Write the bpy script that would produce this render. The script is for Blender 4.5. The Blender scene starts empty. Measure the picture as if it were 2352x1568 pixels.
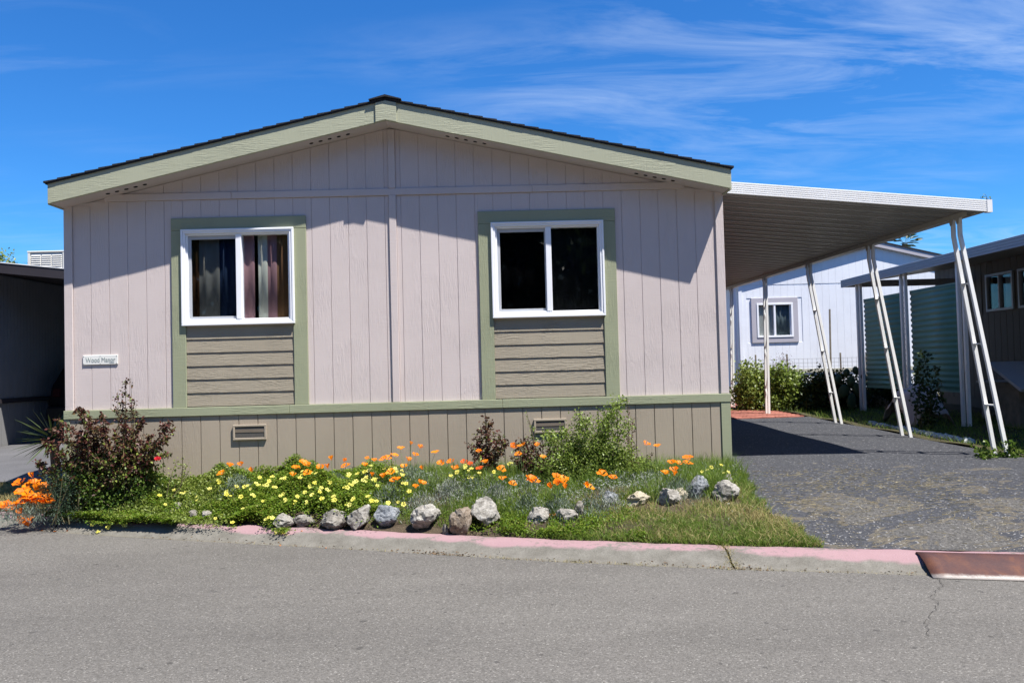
import bpy, math, random
import numpy as np
from mathutils import Matrix, Vector, Euler

random.seed(7)
RNG = np.random.default_rng(7)
SC = bpy.context.scene
COL = SC.collection

# ------------------------------------------------------------------ camera
EYE = np.array([0.0, -8.95, 1.2])
PITCH, YAW, ROLL = math.radians(1.75), math.radians(0.9), math.radians(1.48)
FPX, CX, CY = 1898.0, 1176.0, 784.0            # focal length and centre in a 2352 x 1568 view of the photo
_f = np.array([math.sin(YAW) * math.cos(PITCH), math.cos(YAW) * math.cos(PITCH), math.sin(PITCH)])
_r = np.cross(_f, [0, 0, 1]); _r /= np.linalg.norm(_r)
_u = np.cross(_r, _f)
CR = _r * math.cos(ROLL) - _u * math.sin(ROLL)
CU = _u * math.cos(ROLL) + _r * math.sin(ROLL)
CF = _f
cam_data = bpy.data.cameras.new('camera')
cam_data.sensor_width = 22.3
cam_data.lens = 22.3 * FPX / 2352.0
cam_data.clip_end = 2000
cam_data.clip_start = 0.05
cam = bpy.data.objects.new('camera', cam_data)
COL.objects.link(cam)
cam.matrix_world = Matrix((( CR[0], CU[0], -CF[0], EYE[0]), (CR[1], CU[1], -CF[1], EYE[1]),
                           (CR[2], CU[2], -CF[2], EYE[2]), (0, 0, 0, 1)))
SC.camera = cam

# ------------------------------------------------------------------ light
LIGHT = Vector((-0.405, 0.312, -1.0)).normalized()
SUN_ELEV = math.asin(-LIGHT.z)
SUN_ROT = math.atan2(-LIGHT.x, -LIGHT.y)
sun_data = bpy.data.lights.new('sun', 'SUN')
sun_data.energy = 5.0
sun_data.angle = math.radians(0.53)
sun_data.color = (1.0, 0.955, 0.90)
sun = bpy.data.objects.new('sun', sun_data)
sun.rotation_euler = LIGHT.to_track_quat('-Z', 'Y').to_euler()
sun.location = (12, -8, 25)
COL.objects.link(sun)

world = bpy.data.worlds.new('World')
SC.world = world
world.use_nodes = True
nt = world.node_tree
for n in list(nt.nodes):
    nt.nodes.remove(n)
def wn(t, **k):
    n = nt.nodes.new(t)
    for a, b in k.items():
        setattr(n, a, b)
    return n
def wl(a, b):
    nt.links.new(a, b)
w_out = wn('ShaderNodeOutputWorld'); w_bg = wn('ShaderNodeBackground')
w_sky = wn('ShaderNodeTexSky', sky_type='NISHITA')
w_sky.sun_disc = False
w_sky.sun_elevation = SUN_ELEV
w_sky.sun_rotation = SUN_ROT
w_sky.air_density = 1.0; w_sky.dust_density = 0.0; w_sky.ozone_density = 3.0
w_hsv = wn('ShaderNodeHueSaturation'); w_hsv.inputs['Saturation'].default_value = 1.18
w_tint = wn('ShaderNodeMix', data_type='RGBA', blend_type='MULTIPLY'); w_tint.inputs[0].default_value = 1.0
w_tint.inputs[7].default_value = (0.44, 0.98, 1.47, 1)
wl(w_sky.outputs[0], w_hsv.inputs['Color']); wl(w_hsv.outputs[0], w_tint.inputs[6])
# thin cirrus: a flat layer high above, so streaks foreshorten towards the horizon
w_tc = wn('ShaderNodeTexCoord'); w_sep = wn('ShaderNodeSeparateXYZ'); wl(w_tc.outputs['Generated'], w_sep.inputs[0])
w_z = wn('ShaderNodeMath', operation='MAXIMUM'); w_z.inputs[1].default_value = 0.03; wl(w_sep.outputs[2], w_z.inputs[0])
w_za = wn('ShaderNodeMath', operation='ADD'); w_za.inputs[1].default_value = 0.10; wl(w_z.outputs[0], w_za.inputs[0])
w_dx = wn('ShaderNodeMath', operation='DIVIDE'); wl(w_sep.outputs[0], w_dx.inputs[0]); wl(w_za.outputs[0], w_dx.inputs[1])
w_dy = wn('ShaderNodeMath', operation='DIVIDE'); wl(w_sep.outputs[1], w_dy.inputs[0]); wl(w_za.outputs[0], w_dy.inputs[1])
w_cmb = wn('ShaderNodeCombineXYZ'); wl(w_dx.outputs[0], w_cmb.inputs[0]); wl(w_dy.outputs[0], w_cmb.inputs[1])
w_map = wn('ShaderNodeMapping'); w_map.inputs['Rotation'].default_value = (0, 0, math.radians(-24))
w_map.inputs['Scale'].default_value = (0.85, 2.3, 1); wl(w_cmb.outputs[0], w_map.inputs[0])
w_n1 = wn('ShaderNodeTexNoise'); w_n1.inputs['Scale'].default_value = 1.5; w_n1.inputs['Detail'].default_value = 9
w_n1.inputs['Roughness'].default_value = 0.62; w_n1.inputs['Distortion'].default_value = 0.7; wl(w_map.outputs[0], w_n1.inputs['Vector'])
w_map2 = wn('ShaderNodeMapping'); w_map2.inputs['Location'].default_value = (-1.9, 1.2, 0); w_map2.inputs['Scale'].default_value = (0.55, 0.8, 1)
wl(w_cmb.outputs[0], w_map2.inputs[0])
w_n2 = wn('ShaderNodeTexNoise'); w_n2.inputs['Scale'].default_value = 0.9; w_n2.inputs['Detail'].default_value = 2; wl(w_map2.outputs[0], w_n2.inputs['Vector'])
w_r1 = wn('ShaderNodeMapRange'); w_r1.inputs[1].default_value = 0.44; w_r1.inputs[2].default_value = 0.78; wl(w_n1.outputs[0], w_r1.inputs[0])
w_r2 = wn('ShaderNodeMapRange'); w_r2.inputs[1].default_value = 0.42; w_r2.inputs[2].default_value = 0.66; wl(w_n2.outputs[0], w_r2.inputs[0])
w_m = wn('ShaderNodeMath', operation='MULTIPLY'); wl(w_r1.outputs[0], w_m.inputs[0]); wl(w_r2.outputs[0], w_m.inputs[1])
w_mul = wn('ShaderNodeMath', operation='MULTIPLY'); w_mul.inputs[1].default_value = 0.52; wl(w_m.outputs[0], w_mul.inputs[0])
w_mix = wn('ShaderNodeMix', data_type='RGBA'); wl(w_mul.outputs[0], w_mix.inputs[0]); wl(w_tint.outputs[2], w_mix.inputs[6])
w_mix.inputs[7].default_value = (7.5, 8.6, 10.0, 1)
w_bg.inputs['Strength'].default_value = 0.058
wl(w_mix.outputs[2], w_bg.inputs[0]); wl(w_bg.outputs[0], w_out.inputs[0])

SC.view_settings.view_transform = 'Standard'
SC.view_settings.look = 'None'
SC.view_settings.gamma = 1.0
SC.view_settings.use_curve_mapping = False
SC.view_settings.exposure = 1.03
SC.render.engine = 'CYCLES'

# ------------------------------------------------------------------ helpers
def pray(px, py):
    return CF + CR * (px - CX) / FPX + CU * (CY - py) / FPX
def at(px, py, x=None, y=None, z=None):
    """photo point (2352-wide view) on the plane x=, y= or z= of the place"""
    d = pray(px, py)
    t = (x - EYE[0]) / d[0] if x is not None else (y - EYE[1]) / d[1] if y is not None else (z - EYE[2]) / d[2]
    return EYE + t * d

KB = [(-40, 13.5), (-12, 2.6), (-7.2, 0.62), (-5.27, -0.17), (-3.71, -0.81), (-2.03, -1.45), (0.31, -2.33), (1.69, -2.77), (2.95, -3.09), (3.6, -3.25),
      (6, -3.78), (12, -5.1), (40, -11)]
KBX = np.array([p[0] for p in KB]); KBY = np.array([p[1] for p in KB])
def yb(x):            # street side of the kerb
    return np.interp(x, KBX, KBY)
KW = 0.36
def yk(x):            # back of the kerb
    return yb(x) + KW
def gz(x, y):         # lie of the ground behind the kerb
    x = np.asarray(x, float); y = np.asarray(y, float)
    D = np.maximum(0.0, y - yk(x))
    L = np.interp(x, [-7, -4.9, -3.6, -1.5, 2.5, 6], [1.7, 0.9, 0.75, 1.3, 2.3, 2.6])
    t = np.minimum(1.0, D / L)
    return -0.25 + 0.25 * t * (2 - t) + 0.012 * np.maximum(0, y)
def hit(px, py, h=None, ymax=30):
    """march the photo ray onto the ground raised by h(x, y)"""
    d = pray(px, py)
    t = 3.0
    while t < 80:
        p = EYE + d * t
        g = gz(p[0], p[1]) + (0 if h is None else (h(p[0], p[1]) if callable(h) else h))
        if p[2] <= g or p[1] > ymax:
            return p
        t += 0.01 if t < 12 else 0.05
    return EYE + d * t

WLOC = {}
def wloc(o):
    return WLOC.get(o.name, Vector((0, 0, 0)))
def props(o, label=None, cat=None, group=None, kind=None):
    if label: o['label'] = label
    if cat: o['category'] = cat
    if group: o['group'] = group
    if kind: o['kind'] = kind
    return o
def thing(name, loc, label, cat, group=None):
    o = bpy.data.objects.new(name, None)
    o.empty_display_size = 0.1
    COL.objects.link(o)
    o.location = loc
    WLOC[o.name] = Vector(loc)
    return props(o, label, cat, group)
def link(name, me, parent=None, loc=(0, 0, 0), rot=None, scale=None):
    o = bpy.data.objects.new(name, me)
    COL.objects.link(o)
    base = wloc(parent) if parent else Vector((0, 0, 0))
    if parent:
        o.parent = parent
    o.location = Vector(loc) - base
    if rot is not None:
        o.rotation_euler = rot
    if scale is not None:
        o.scale = scale if hasattr(scale, '__len__') else (scale,) * 3
    WLOC[o.name] = Vector(loc)
    return o
def mesh(name, verts, faces, mat, smooth=False):
    me = bpy.data.meshes.new(name)
    me.from_pydata([tuple(map(float, v)) for v in verts], [], [tuple(f) for f in faces])
    if mat is not None:
        for m in (mat if isinstance(mat, (list, tuple)) else [mat]):
            me.materials.append(m)
    if smooth:
        me.polygons.foreach_set('use_smooth', [True] * len(me.polygons))
    me.update()
    return me

class MB:
    def __init__(self):
        self.v = []; self.f = []
    def add(self, vs, fs):
        b = len(self.v)
        self.v += [tuple(map(float, p)) for p in vs]
        self.f += [tuple(i + b for i in f) for f in fs]
        return self
    def box(self, x0, x1, y0, y1, z0, z1):
        vs = [(x0, y0, z0), (x1, y0, z0), (x1, y1, z0), (x0, y1, z0), (x0, y0, z1), (x1, y0, z1), (x1, y1, z1), (x0, y1, z1)]
        return self.add(vs, [(0, 3, 2, 1), (4, 5, 6, 7), (0, 1, 5, 4), (1, 2, 6, 5), (2, 3, 7, 6), (3, 0, 4, 7)])
    def prism_y(self, pts, y0, y1):
        """polygon of (x, z), anticlockwise seen from -y, between y0 (near) and y1"""
        n = len(pts)
        vs = [(x, y0, z) for x, z in pts] + [(x, y1, z) for x, z in pts]
        fs = [tuple(range(n)), tuple(range(2 * n - 1, n - 1, -1))]
        for i in range(n):
            j = (i + 1) % n
            fs.append((j, i, i + n, j + n))
        return self.add(vs, fs)
    def prism_x(self, pts, x0, x1):
        """polygon of (y, z) between x0 and x1"""
        n = len(pts)
        vs = [(x0, y, z) for y, z in pts] + [(x1, y, z) for y, z in pts]
        fs = [tuple(range(n - 1, -1, -1)), tuple(range(n, 2 * n))]
        for i in range(n):
            j = (i + 1) % n
            fs.append((i, j, j + n, i + n))
        return self.add(vs, fs)
    def bar(self, a, b, w, h=None, up=(0, 0, 1)):
        a = Vector(a); b = Vector(b); h = h or w
        d = (b - a).normalized(); u = Vector(up)
        if abs(d.dot(u)) > 0.95:
            u = Vector((0, 1, 0))
        s = d.cross(u).normalized(); u = s.cross(d)
        vs = []
        for p in (a, b):
            for sx, sz in ((-1, -1), (1, -1), (1, 1), (-1, 1)):
                vs.append(p + s * sx * w / 2 + u * sz * h / 2)
        return self.add(vs, [(0, 1, 2, 3), (7, 6, 5, 4), (0, 4, 5, 1), (1, 5, 6, 2), (2, 6, 7, 3), (3, 7, 4, 0)])
    def tube(self, pts, rad, n=6):
        pts = [Vector(p) for p in pts]
        if not hasattr(rad, '__len__'):
            rad = [rad] * len(pts)
        vs = []; fs = []
        for i, p in enumerate(pts):
            d = (pts[min(i + 1, len(pts) - 1)] - pts[max(i - 1, 0)]).normalized()
            u = Vector((0, 0, 1)) if abs(d.z) < 0.9 else Vector((1, 0, 0))
            s = d.cross(u).normalized(); u = s.cross(d)
            for k in range(n):
                a = 2 * math.pi * k / n
                vs.append(p + (s * math.cos(a) + u * math.sin(a)) * rad[i])
        for i in range(len(pts) - 1):
            for k in range(n):
                k2 = (k + 1) % n
                fs.append((i * n + k, i * n + k2, (i + 1) * n + k2, (i + 1) * n + k))
        fs.append(tuple(range(n - 1, -1, -1))); fs.append(tuple(range((len(pts) - 1) * n, len(pts) * n)))
        return self.add(vs, fs)
    def build(self, name, mat, parent=None, smooth=False, bevel=0, origin=None):
        org = Vector(origin) if origin is not None else Vector((0, 0, 0))
        me = mesh(name, [(x - org.x, y - org.y, z - org.z) for x, y, z in self.v], self.f, mat, smooth)
        o = link(name, me, parent, org)
        if bevel:
            m = o.modifiers.new('bevel', 'BEVEL'); m.width = bevel; m.segments = 1; m.limit_method = 'ANGLE'
        return o
def box(name, x0, x1, y0, y1, z0, z1, mat, parent=None, bevel=0):
    c = ((x0 + x1) / 2, (y0 + y1) / 2, z0)
    return MB().box(x0, x1, y0, y1, z0, z1).build(name, mat, parent, bevel=bevel, origin=c)
def grid(name, X, Y, Z, mat, kind='structure', parent=None, attr=None, smooth=True):
    ny, nx = X.shape
    v = np.stack([X, Y, Z], -1).reshape(-1, 3)
    i = np.arange(nx * ny).reshape(ny, nx)
    f = np.stack([i[:-1, :-1], i[:-1, 1:], i[1:, 1:], i[1:, :-1]], -1).reshape(-1, 4)
    me = fast_mesh(name, v, f, mat)
    if smooth:
        me.polygons.foreach_set('use_smooth', np.ones(len(me.polygons), bool))
    if attr is not None:
        a = me.attributes.new('across', 'FLOAT', 'POINT'); a.data.foreach_set('value', attr.reshape(-1).astype(np.float32))
    o = link(name, me, parent)
    if kind and not parent: o['kind'] = kind
    return o
def fast_mesh(name, V, Fc, mat):
    me = bpy.data.meshes.new(name)
    V = np.asarray(V, np.float32); Fc = np.asarray(Fc, np.int32)
    k = Fc.shape[1]
    me.vertices.add(len(V)); me.vertices.foreach_set('co', V.reshape(-1))
    me.loops.add(Fc.size); me.loops.foreach_set('vertex_index', Fc.reshape(-1))
    me.polygons.add(len(Fc))
    me.polygons.foreach_set('loop_start', np.arange(0, Fc.size, k, dtype=np.int32))
    me.polygons.foreach_set('loop_total', np.full(len(Fc), k, np.int32))
    if mat is not None: me.materials.append(mat)
    me.update(calc_edges=True)
    return me

def unit(v):
    return v / np.maximum(1e-9, np.linalg.norm(v, axis=-1, keepdims=True))
def leaf_mesh(name, C, D, L, Wd, mat, fold=0.25, droop=0.0, origin=(0, 0, 0), flat=0.0):
    """folded diamond leaves: base C, direction D, length L, width Wd"""
    N = len(C); C = np.asarray(C, float) - np.asarray(origin, float); D = unit(np.asarray(D, float))
    R = RNG.normal(size=(N, 3)); R[:, 2] += flat * 4; S = unit(np.cross(D, R)); Nn = np.cross(S, D)
    flip = np.where(Nn[:, 2:3] < 0, -1, 1); Nn = Nn * flip
    L = np.broadcast_to(L, (N,))[:, None]; Wd = np.broadcast_to(Wd, (N,))[:, None]
    V = np.empty((N, 4, 3))
    V[:, 0] = C
    V[:, 1] = C + D * L * 0.5 - S * Wd * 0.5 + Nn * Wd * fold
    V[:, 2] = C + D * L - Nn * L * droop
    V[:, 3] = C + D * L * 0.5 + S * Wd * 0.5 + Nn * Wd * fold
    i = np.arange(N)[:, None] * 4
    Fc = np.concatenate([i + np.array([[0, 1, 2]]), i + np.array([[0, 2, 3]])], 1).reshape(-1, 3)
    me = fast_mesh(name, V.reshape(-1, 3), Fc, mat)
    a = me.attributes.new('tint', 'FLOAT', 'POINT')
    a.data.foreach_set('value', np.repeat(RNG.random(N), 4).astype(np.float32))
    return me
def blade_mesh(name, C, D, L, Wd, mat, bend=0.5, origin=(0, 0, 0)):
    """grass-like blades that bend over towards their side"""
    N = len(C); C = np.asarray(C, float) - np.asarray(origin, float); D = unit(np.asarray(D, float))
    H = RNG.normal(size=(N, 3)); H[:, 2] = 0; H = unit(H)
    S = unit(np.cross(D, H) + 1e-6)
    L = np.broadcast_to(L, (N,))[:, None]; Wd = np.broadcast_to(Wd, (N,))[:, None]
    B = np.broadcast_to(bend, (N,))[:, None] * RNG.random((N, 1))
    V = np.empty((N, 5, 3))
    m = C + D * L * 0.55 + H * L * B * 0.22
    V[:, 0] = C - S * Wd * 0.5; V[:, 1] = C + S * Wd * 0.5
    V[:, 2] = m - S * Wd * 0.4; V[:, 3] = m + S * Wd * 0.4
    V[:, 4] = C + D * L * (1 - 0.25 * B) + H * L * B * 0.8
    i = np.arange(N)[:, None] * 5
    Fc = np.concatenate([i + np.array([[0, 1, 3]]), i + np.array([[0, 3, 2]]), i + np.array([[2, 3, 4]])], 1).reshape(-1, 3)
    me = fast_mesh(name, V.reshape(-1, 3), Fc, mat)
    a = me.attributes.new('tint', 'FLOAT', 'POINT')
    a.data.foreach_set('value', np.repeat(RNG.random(N), 5).astype(np.float32))
    return me
def updir(N, spread):
    d = RNG.normal(size=(N, 3)) * spread
    d[:, 2] = np.abs(d[:, 2]) * 0.3 + 1.0
    return d
def balldir(N, up=0.35):
    d = unit(RNG.normal(size=(N, 3))); d[:, 2] += up
    return d

# ------------------------------------------------------------------ materials
class NT:
    def __init__(self, name):
        self.m = bpy.data.materials.new(name); self.m.use_nodes = True
        self.t = self.m.node_tree; self.b = self.t.nodes['Principled BSDF']; self.o = self.t.nodes['Material Output']
        self.tc = None
    def n(self, t, **k):
        n = self.t.nodes.new(t)
        for a, b in k.items(): setattr(n, a, b)
        return n
    def l(self, a, b): self.t.links.new(a, b)
    def coord(self, scale=(1, 1, 1), world=False, rot=(0, 0, 0)):
        mp = self.n('ShaderNodeMapping'); mp.inputs['Scale'].default_value = scale; mp.inputs['Rotation'].default_value = rot
        if world:
            g = self.n('ShaderNodeNewGeometry'); self.l(g.outputs['Position'], mp.inputs[0])
        else:
            tc = self.n('ShaderNodeTexCoord'); self.l(tc.outputs['Object'], mp.inputs[0])
        return mp.outputs[0]
    def noise(self, vec, scale, detail=4, rough=0.55, dist=0):
        n = self.n('ShaderNodeTexNoise'); n.inputs['Scale'].default_value = scale; n.inputs['Detail'].default_value = detail
        n.inputs['Roughness'].default_value = rough; n.inputs['Distortion'].default_value = dist
        self.l(vec, n.inputs['Vector']); return n.outputs[0]
    def ramp(self, fac, stops):
        r = self.n('ShaderNodeValToRGB'); e = r.color_ramp.elements
        while len(e) < len(stops): e.new(0.5)
        for el, (p, c) in zip(e, stops):
            el.position = p; el.color = (*c, 1) if len(c) == 3 else c
        self.l(fac, r.inputs[0]); return r.outputs[0]
    def rng(self, v, a, b, c=0, d=1):
        r = self.n('ShaderNodeMapRange'); r.inputs[1].default_value = a; r.inputs[2].default_value = b
        r.inputs[3].default_value = c; r.inputs[4].default_value = d; self.l(v, r.inputs[0]); return r.outputs[0]
    def mix(self, fac, a, b, mode='MIX'):
        m = self.n('ShaderNodeMix', data_type='RGBA', blend_type=mode)
        for i, v in ((0, fac), (6, a), (7, b)):
            if hasattr(v, 'is_output') or hasattr(v, 'links'): self.l(v, m.inputs[i])
            elif i == 0: m.inputs[0].default_value = v
            else: m.inputs[i].default_value = (*v, 1)
        return m.outputs[2]
    def math(self, op, a, b=None):
        m = self.n('ShaderNodeMath', operation=op)
        for i, v in ((0, a), (1, b)):
            if v is None: continue
            if hasattr(v, 'links'): self.l(v, m.inputs[i])
            else: m.inputs[i].default_value = v
        return m.outputs[0]
    def bump(self, h, strength, dist=0.01, prev=None):
        b = self.n('ShaderNodeBump'); b.inputs['Strength'].default_value = strength; b.inputs['Distance'].default_value = dist
        self.l(h, b.inputs['Height'])
        if prev is not None: self.l(prev, b.inputs['Normal'])
        return b.outputs[0]
    def done(self, col=None, rough=0.6, spec=0.3, normal=None, metal=0):
        if col is not None:
            if hasattr(col, 'links'): self.l(col, self.b.inputs['Base Color'])
            else: self.b.inputs['Base Color'].default_value = (*col, 1)
        if hasattr(rough, 'links'): self.l(rough, self.b.inputs['Roughness'])
        else: self.b.inputs['Roughness'].default_value = rough
        self.b.inputs['Specular IOR Level'].default_value = spec
        self.b.inputs['Metallic'].default_value = metal
        if normal is not None: self.l(normal, self.b.inputs['Normal'])
        return self.m

def plain(name, c, var=0.12, scale=3.0, rough=0.55, bump=0.0, bscale=60, spec=0.3, metal=0):
    t = NT(name); v = t.coord(world=True)
    n = t.noise(v, scale, 5)
    col = t.ramp(n, [(0.3, tuple(x * (1 - var) for x in c)), (0.7, tuple(min(1, x * (1 + var)) for x in c))])
    nm = t.bump(t.noise(v, bscale, 4), bump, 0.004) if bump else None
    return t.done(col, rough, spec, nm, metal)
def embossed(name, c, along='z', strength=0.5, var=0.05):
    """painted wood siding pressed with a rough-sawn cedar grain"""
    t = NT(name); g = t.coord(world=True)
    if along == 'z': s1, s2 = (26, 26, 2.2), (5, 5, 95)
    else: s1, s2 = (2.0, 26, 30), (70, 5, 6)
    v1 = t.coord(s1, True); v2 = t.coord(s2, True)
    g1 = t.noise(v1, 1.6, 4, 0.6, 2.2)
    g1 = t.rng(g1, 0.42, 0.62)
    saw = t.noise(v2, 1.2, 2, 0.5)
    patch = t.rng(t.noise(g, 2.2, 2), 0.40, 0.62)
    h = t.math('ADD', t.math('MULTIPLY', g1, patch), t.math('MULTIPLY', saw, 0.55))
    h = t.math('ADD', h, t.math('MULTIPLY', t.noise(g, 220, 2), 0.25))
    nm = t.bump(h, strength, 0.0035)
    w = t.noise(g, 0.9, 6, 0.6)
    col = t.ramp(w, [(0.28, tuple(x * (1 - var * 1.6) for x in c)), (0.5, c), (0.75, tuple(min(1, x * (1 + var)) for x in c))])
    dirt = t.rng(t.noise(t.coord((3, 3, 0.5), True), 2.0, 6, 0.65), 0.52, 0.85, 0, 0.16)
    col = t.mix(dirt, col, tuple(x * 0.72 for x in c))
    return t.done(col, 0.62, 0.25, nm)
def leafmat(name, a, b, trans=0.35, rough=0.45, spec=0.35, c=None):
    t = NT(name)
    at_ = t.n('ShaderNodeAttribute'); at_.attribute_name = 'tint'
    stops = [(0.0, a), (0.6, b)] + ([(1.0, c)] if c else [])
    col = t.ramp(at_.outputs['Fac'], stops)
    t.done(col, rough, spec)
    tr = t.n('ShaderNodeBsdfTranslucent'); t.l(col, tr.inputs[0])
    ms = t.n('ShaderNodeMixShader'); ms.inputs[0].default_value = trans
    t.l(t.b.outputs[0], ms.inputs[1]); t.l(tr.outputs[0], ms.inputs[2]); t.l(ms.outputs[0], t.o.inputs[0])
    return t.m

PINK = (0.565, 0.492, 0.465); GREEN = (0.29, 0.308, 0.20); TAUPE = (0.295, 0.258, 0.195)
M_pink = embossed('pink_siding', PINK, 'z', 0.42)
M_pinktrim = embossed('pink_trim', PINK, 'z', 0.4)
M_green = embossed('sage_trim', GREEN, 'z', 0.5)
M_greenh = embossed('sage_trim_level', GREEN, 'x', 0.5)
M_fascia = embossed('sage_fascia', (0.37, 0.378, 0.268), 'x', 0.55)
M_lap = embossed('taupe_lap', TAUPE, 'x', 0.8)
M_skirt = embossed('taupe_skirting', (0.34, 0.288, 0.22), 'z', 0.28)
M_soffit = plain('soffit_paint', (0.50, 0.44, 0.42), 0.05, 2, 0.7)
M_vinyl = plain('white_vinyl', (0.82, 0.83, 0.85), 0.02, 4, 0.35, spec=0.4)
M_alu = plain('grey_sash', (0.42, 0.44, 0.47), 0.05, 4, 0.4)
M_black = plain('painted_shade_black', (0.012, 0.012, 0.012), 0.1, 4, 0.9)  # flat black standing in for the shade inside holes and rooms
M_inside = plain('interior_paint', (0.30, 0.27, 0.24), 0.05, 2, 0.8)
M_mesh = plain('vent_screen', (0.085, 0.08, 0.072), 0.25, 200, 0.7, 0.5, 400)
def shingle_mat():
    t = NT('asphalt_shingle'); v = t.coord(world=True)
    n = t.noise(v, 90, 3); col = t.ramp(n, [(0.3, (0.012, 0.013, 0.016)), (0.75, (0.05, 0.05, 0.055))])
    return t.done(col, 0.9, 0.2, t.bump(t.noise(v, 300, 2), 0.6, 0.004))
M_shingle = shingle_mat()
def glass_mat(tint=(0.86, 0.89, 0.90), boost=0.85):
    t = NT('window_glass')
    t.t.nodes.remove(t.b)
    fr = t.n('ShaderNodeFresnel'); gg = t.n('ShaderNodeNewGeometry')
    t.l(t.rng(gg.outputs['Backfacing'], 0, 1, 1.5, 1 / 1.5), fr.inputs[0])
    fac = t.math('MULTIPLY', fr.outputs[0], boost)
    tr = t.n('ShaderNodeBsdfTransparent'); tr.inputs[0].default_value = (*tint, 1)
    gl = t.n('ShaderNodeBsdfGlossy'); gl.inputs['Roughness'].default_value = 0.004
    wv = t.coord(world=True)
    nb = t.bump(t.noise(wv, 2.2, 1), 0.05, 0.02); t.l(nb, gl.inputs['Normal'])
    ms = t.n('ShaderNodeMixShader'); t.l(fac, ms.inputs[0]); t.l(tr.outputs[0], ms.inputs[1]); t.l(gl.outputs[0], ms.inputs[2])
    t.l(ms.outputs[0], t.o.inputs[0]); return t.m
M_glass = glass_mat()
M_glass_screen = glass_mat((0.62, 0.64, 0.66), 0.7); M_glass_screen.name = 'screened_glass'
def metal_paint(name, c, rust=0.25, streak=(6, 6, 1)):
    t = NT(name); v = t.coord(streak, True); w = t.coord(world=True)
    a = t.noise(v, 1.3, 6, 0.65)
    r = t.rng(a, 0.60, 0.78, 0, rust)
    base = t.ramp(t.noise(w, 1.5, 5), [(0.3, tuple(x * 0.93 for x in c)), (0.7, c)])
    col = t.mix(r, base, (0.22, 0.13, 0.07))
    return t.done(col, 0.42, 0.4, t.bump(t.noise(w, 14, 3), 0.05, 0.01))
M_cpost = metal_paint('white_post_enamel', (0.86, 0.86, 0.83), 0.40, (8, 8, 3))
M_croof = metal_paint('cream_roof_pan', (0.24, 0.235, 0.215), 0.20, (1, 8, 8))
M_cfascia = metal_paint('white_fascia_enamel', (0.83, 0.83, 0.81), 0.06, (0.6, 8, 8))
M_gutter = metal_paint('stained_gutter', (0.42, 0.39, 0.32), 0.55, (6, 1.2, 6))

def asphalt_road():
    t = NT('street_asphalt'); v = t.coord(world=True)
    agg = t.noise(v, 95, 3, 0.7)
    vo = t.n('ShaderNodeTexVoronoi'); vo.inputs['Scale'].default_value = 130; t.l(v, vo.inputs['Vector'])
    cellr = t.n('ShaderNodeSeparateColor'); t.l(vo.outputs['Color'], cellr.inputs[0])
    col = t.ramp(cellr.outputs[0], [(0.0, (0.082, 0.078, 0.070)), (0.35, (0.115, 0.110, 0.100)), (0.8, (0.134, 0.128, 0.117)), (0.95, (0.158, 0.151, 0.138)), (1.0, (0.25, 0.242, 0.222))])
    fine = t.ramp(agg, [(0.3, (0.80, 0.80, 0.80)), (0.7, (1.15, 1.14, 1.13))])
    col = t.mix(1.0, col, fine, 'MULTIPLY')
    drip = t.rng(t.noise(v, 14, 2, 0.4), 0.715, 0.74, 0, 0.65)
    col = t.mix(drip, col, (0.045, 0.043, 0.04))
    big = t.ramp(t.noise(t.coord((0.35, 1.0, 1), True, (0, 0, math.radians(20))), 0.8, 7, 0.62), [(0.3, (0.80, 0.79, 0.78)), (0.7, (1.14, 1.13, 1.11))])
    col = t.mix(1.0, col, big, 'MULTIPLY')
    stain = t.rng(t.noise(v, 1.7, 5, 0.6, 0.5), 0.62, 0.76, 0, 0.25)
    col = t.mix(stain, col, (0.07, 0.068, 0.066))
    spots = t.rng(t.noise(v, 6, 3), 0.70, 0.76, 0, 0.55)
    col = t.mix(spots, col, (0.05, 0.048, 0.045))
    h = t.math('ADD', t.math('MULTIPLY', vo.outputs['Distance'], -0.7), agg)
    return t.done(col, 0.85, 0.25, t.bump(h, 0.55, 0.006))
M_road = asphalt_road()
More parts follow.
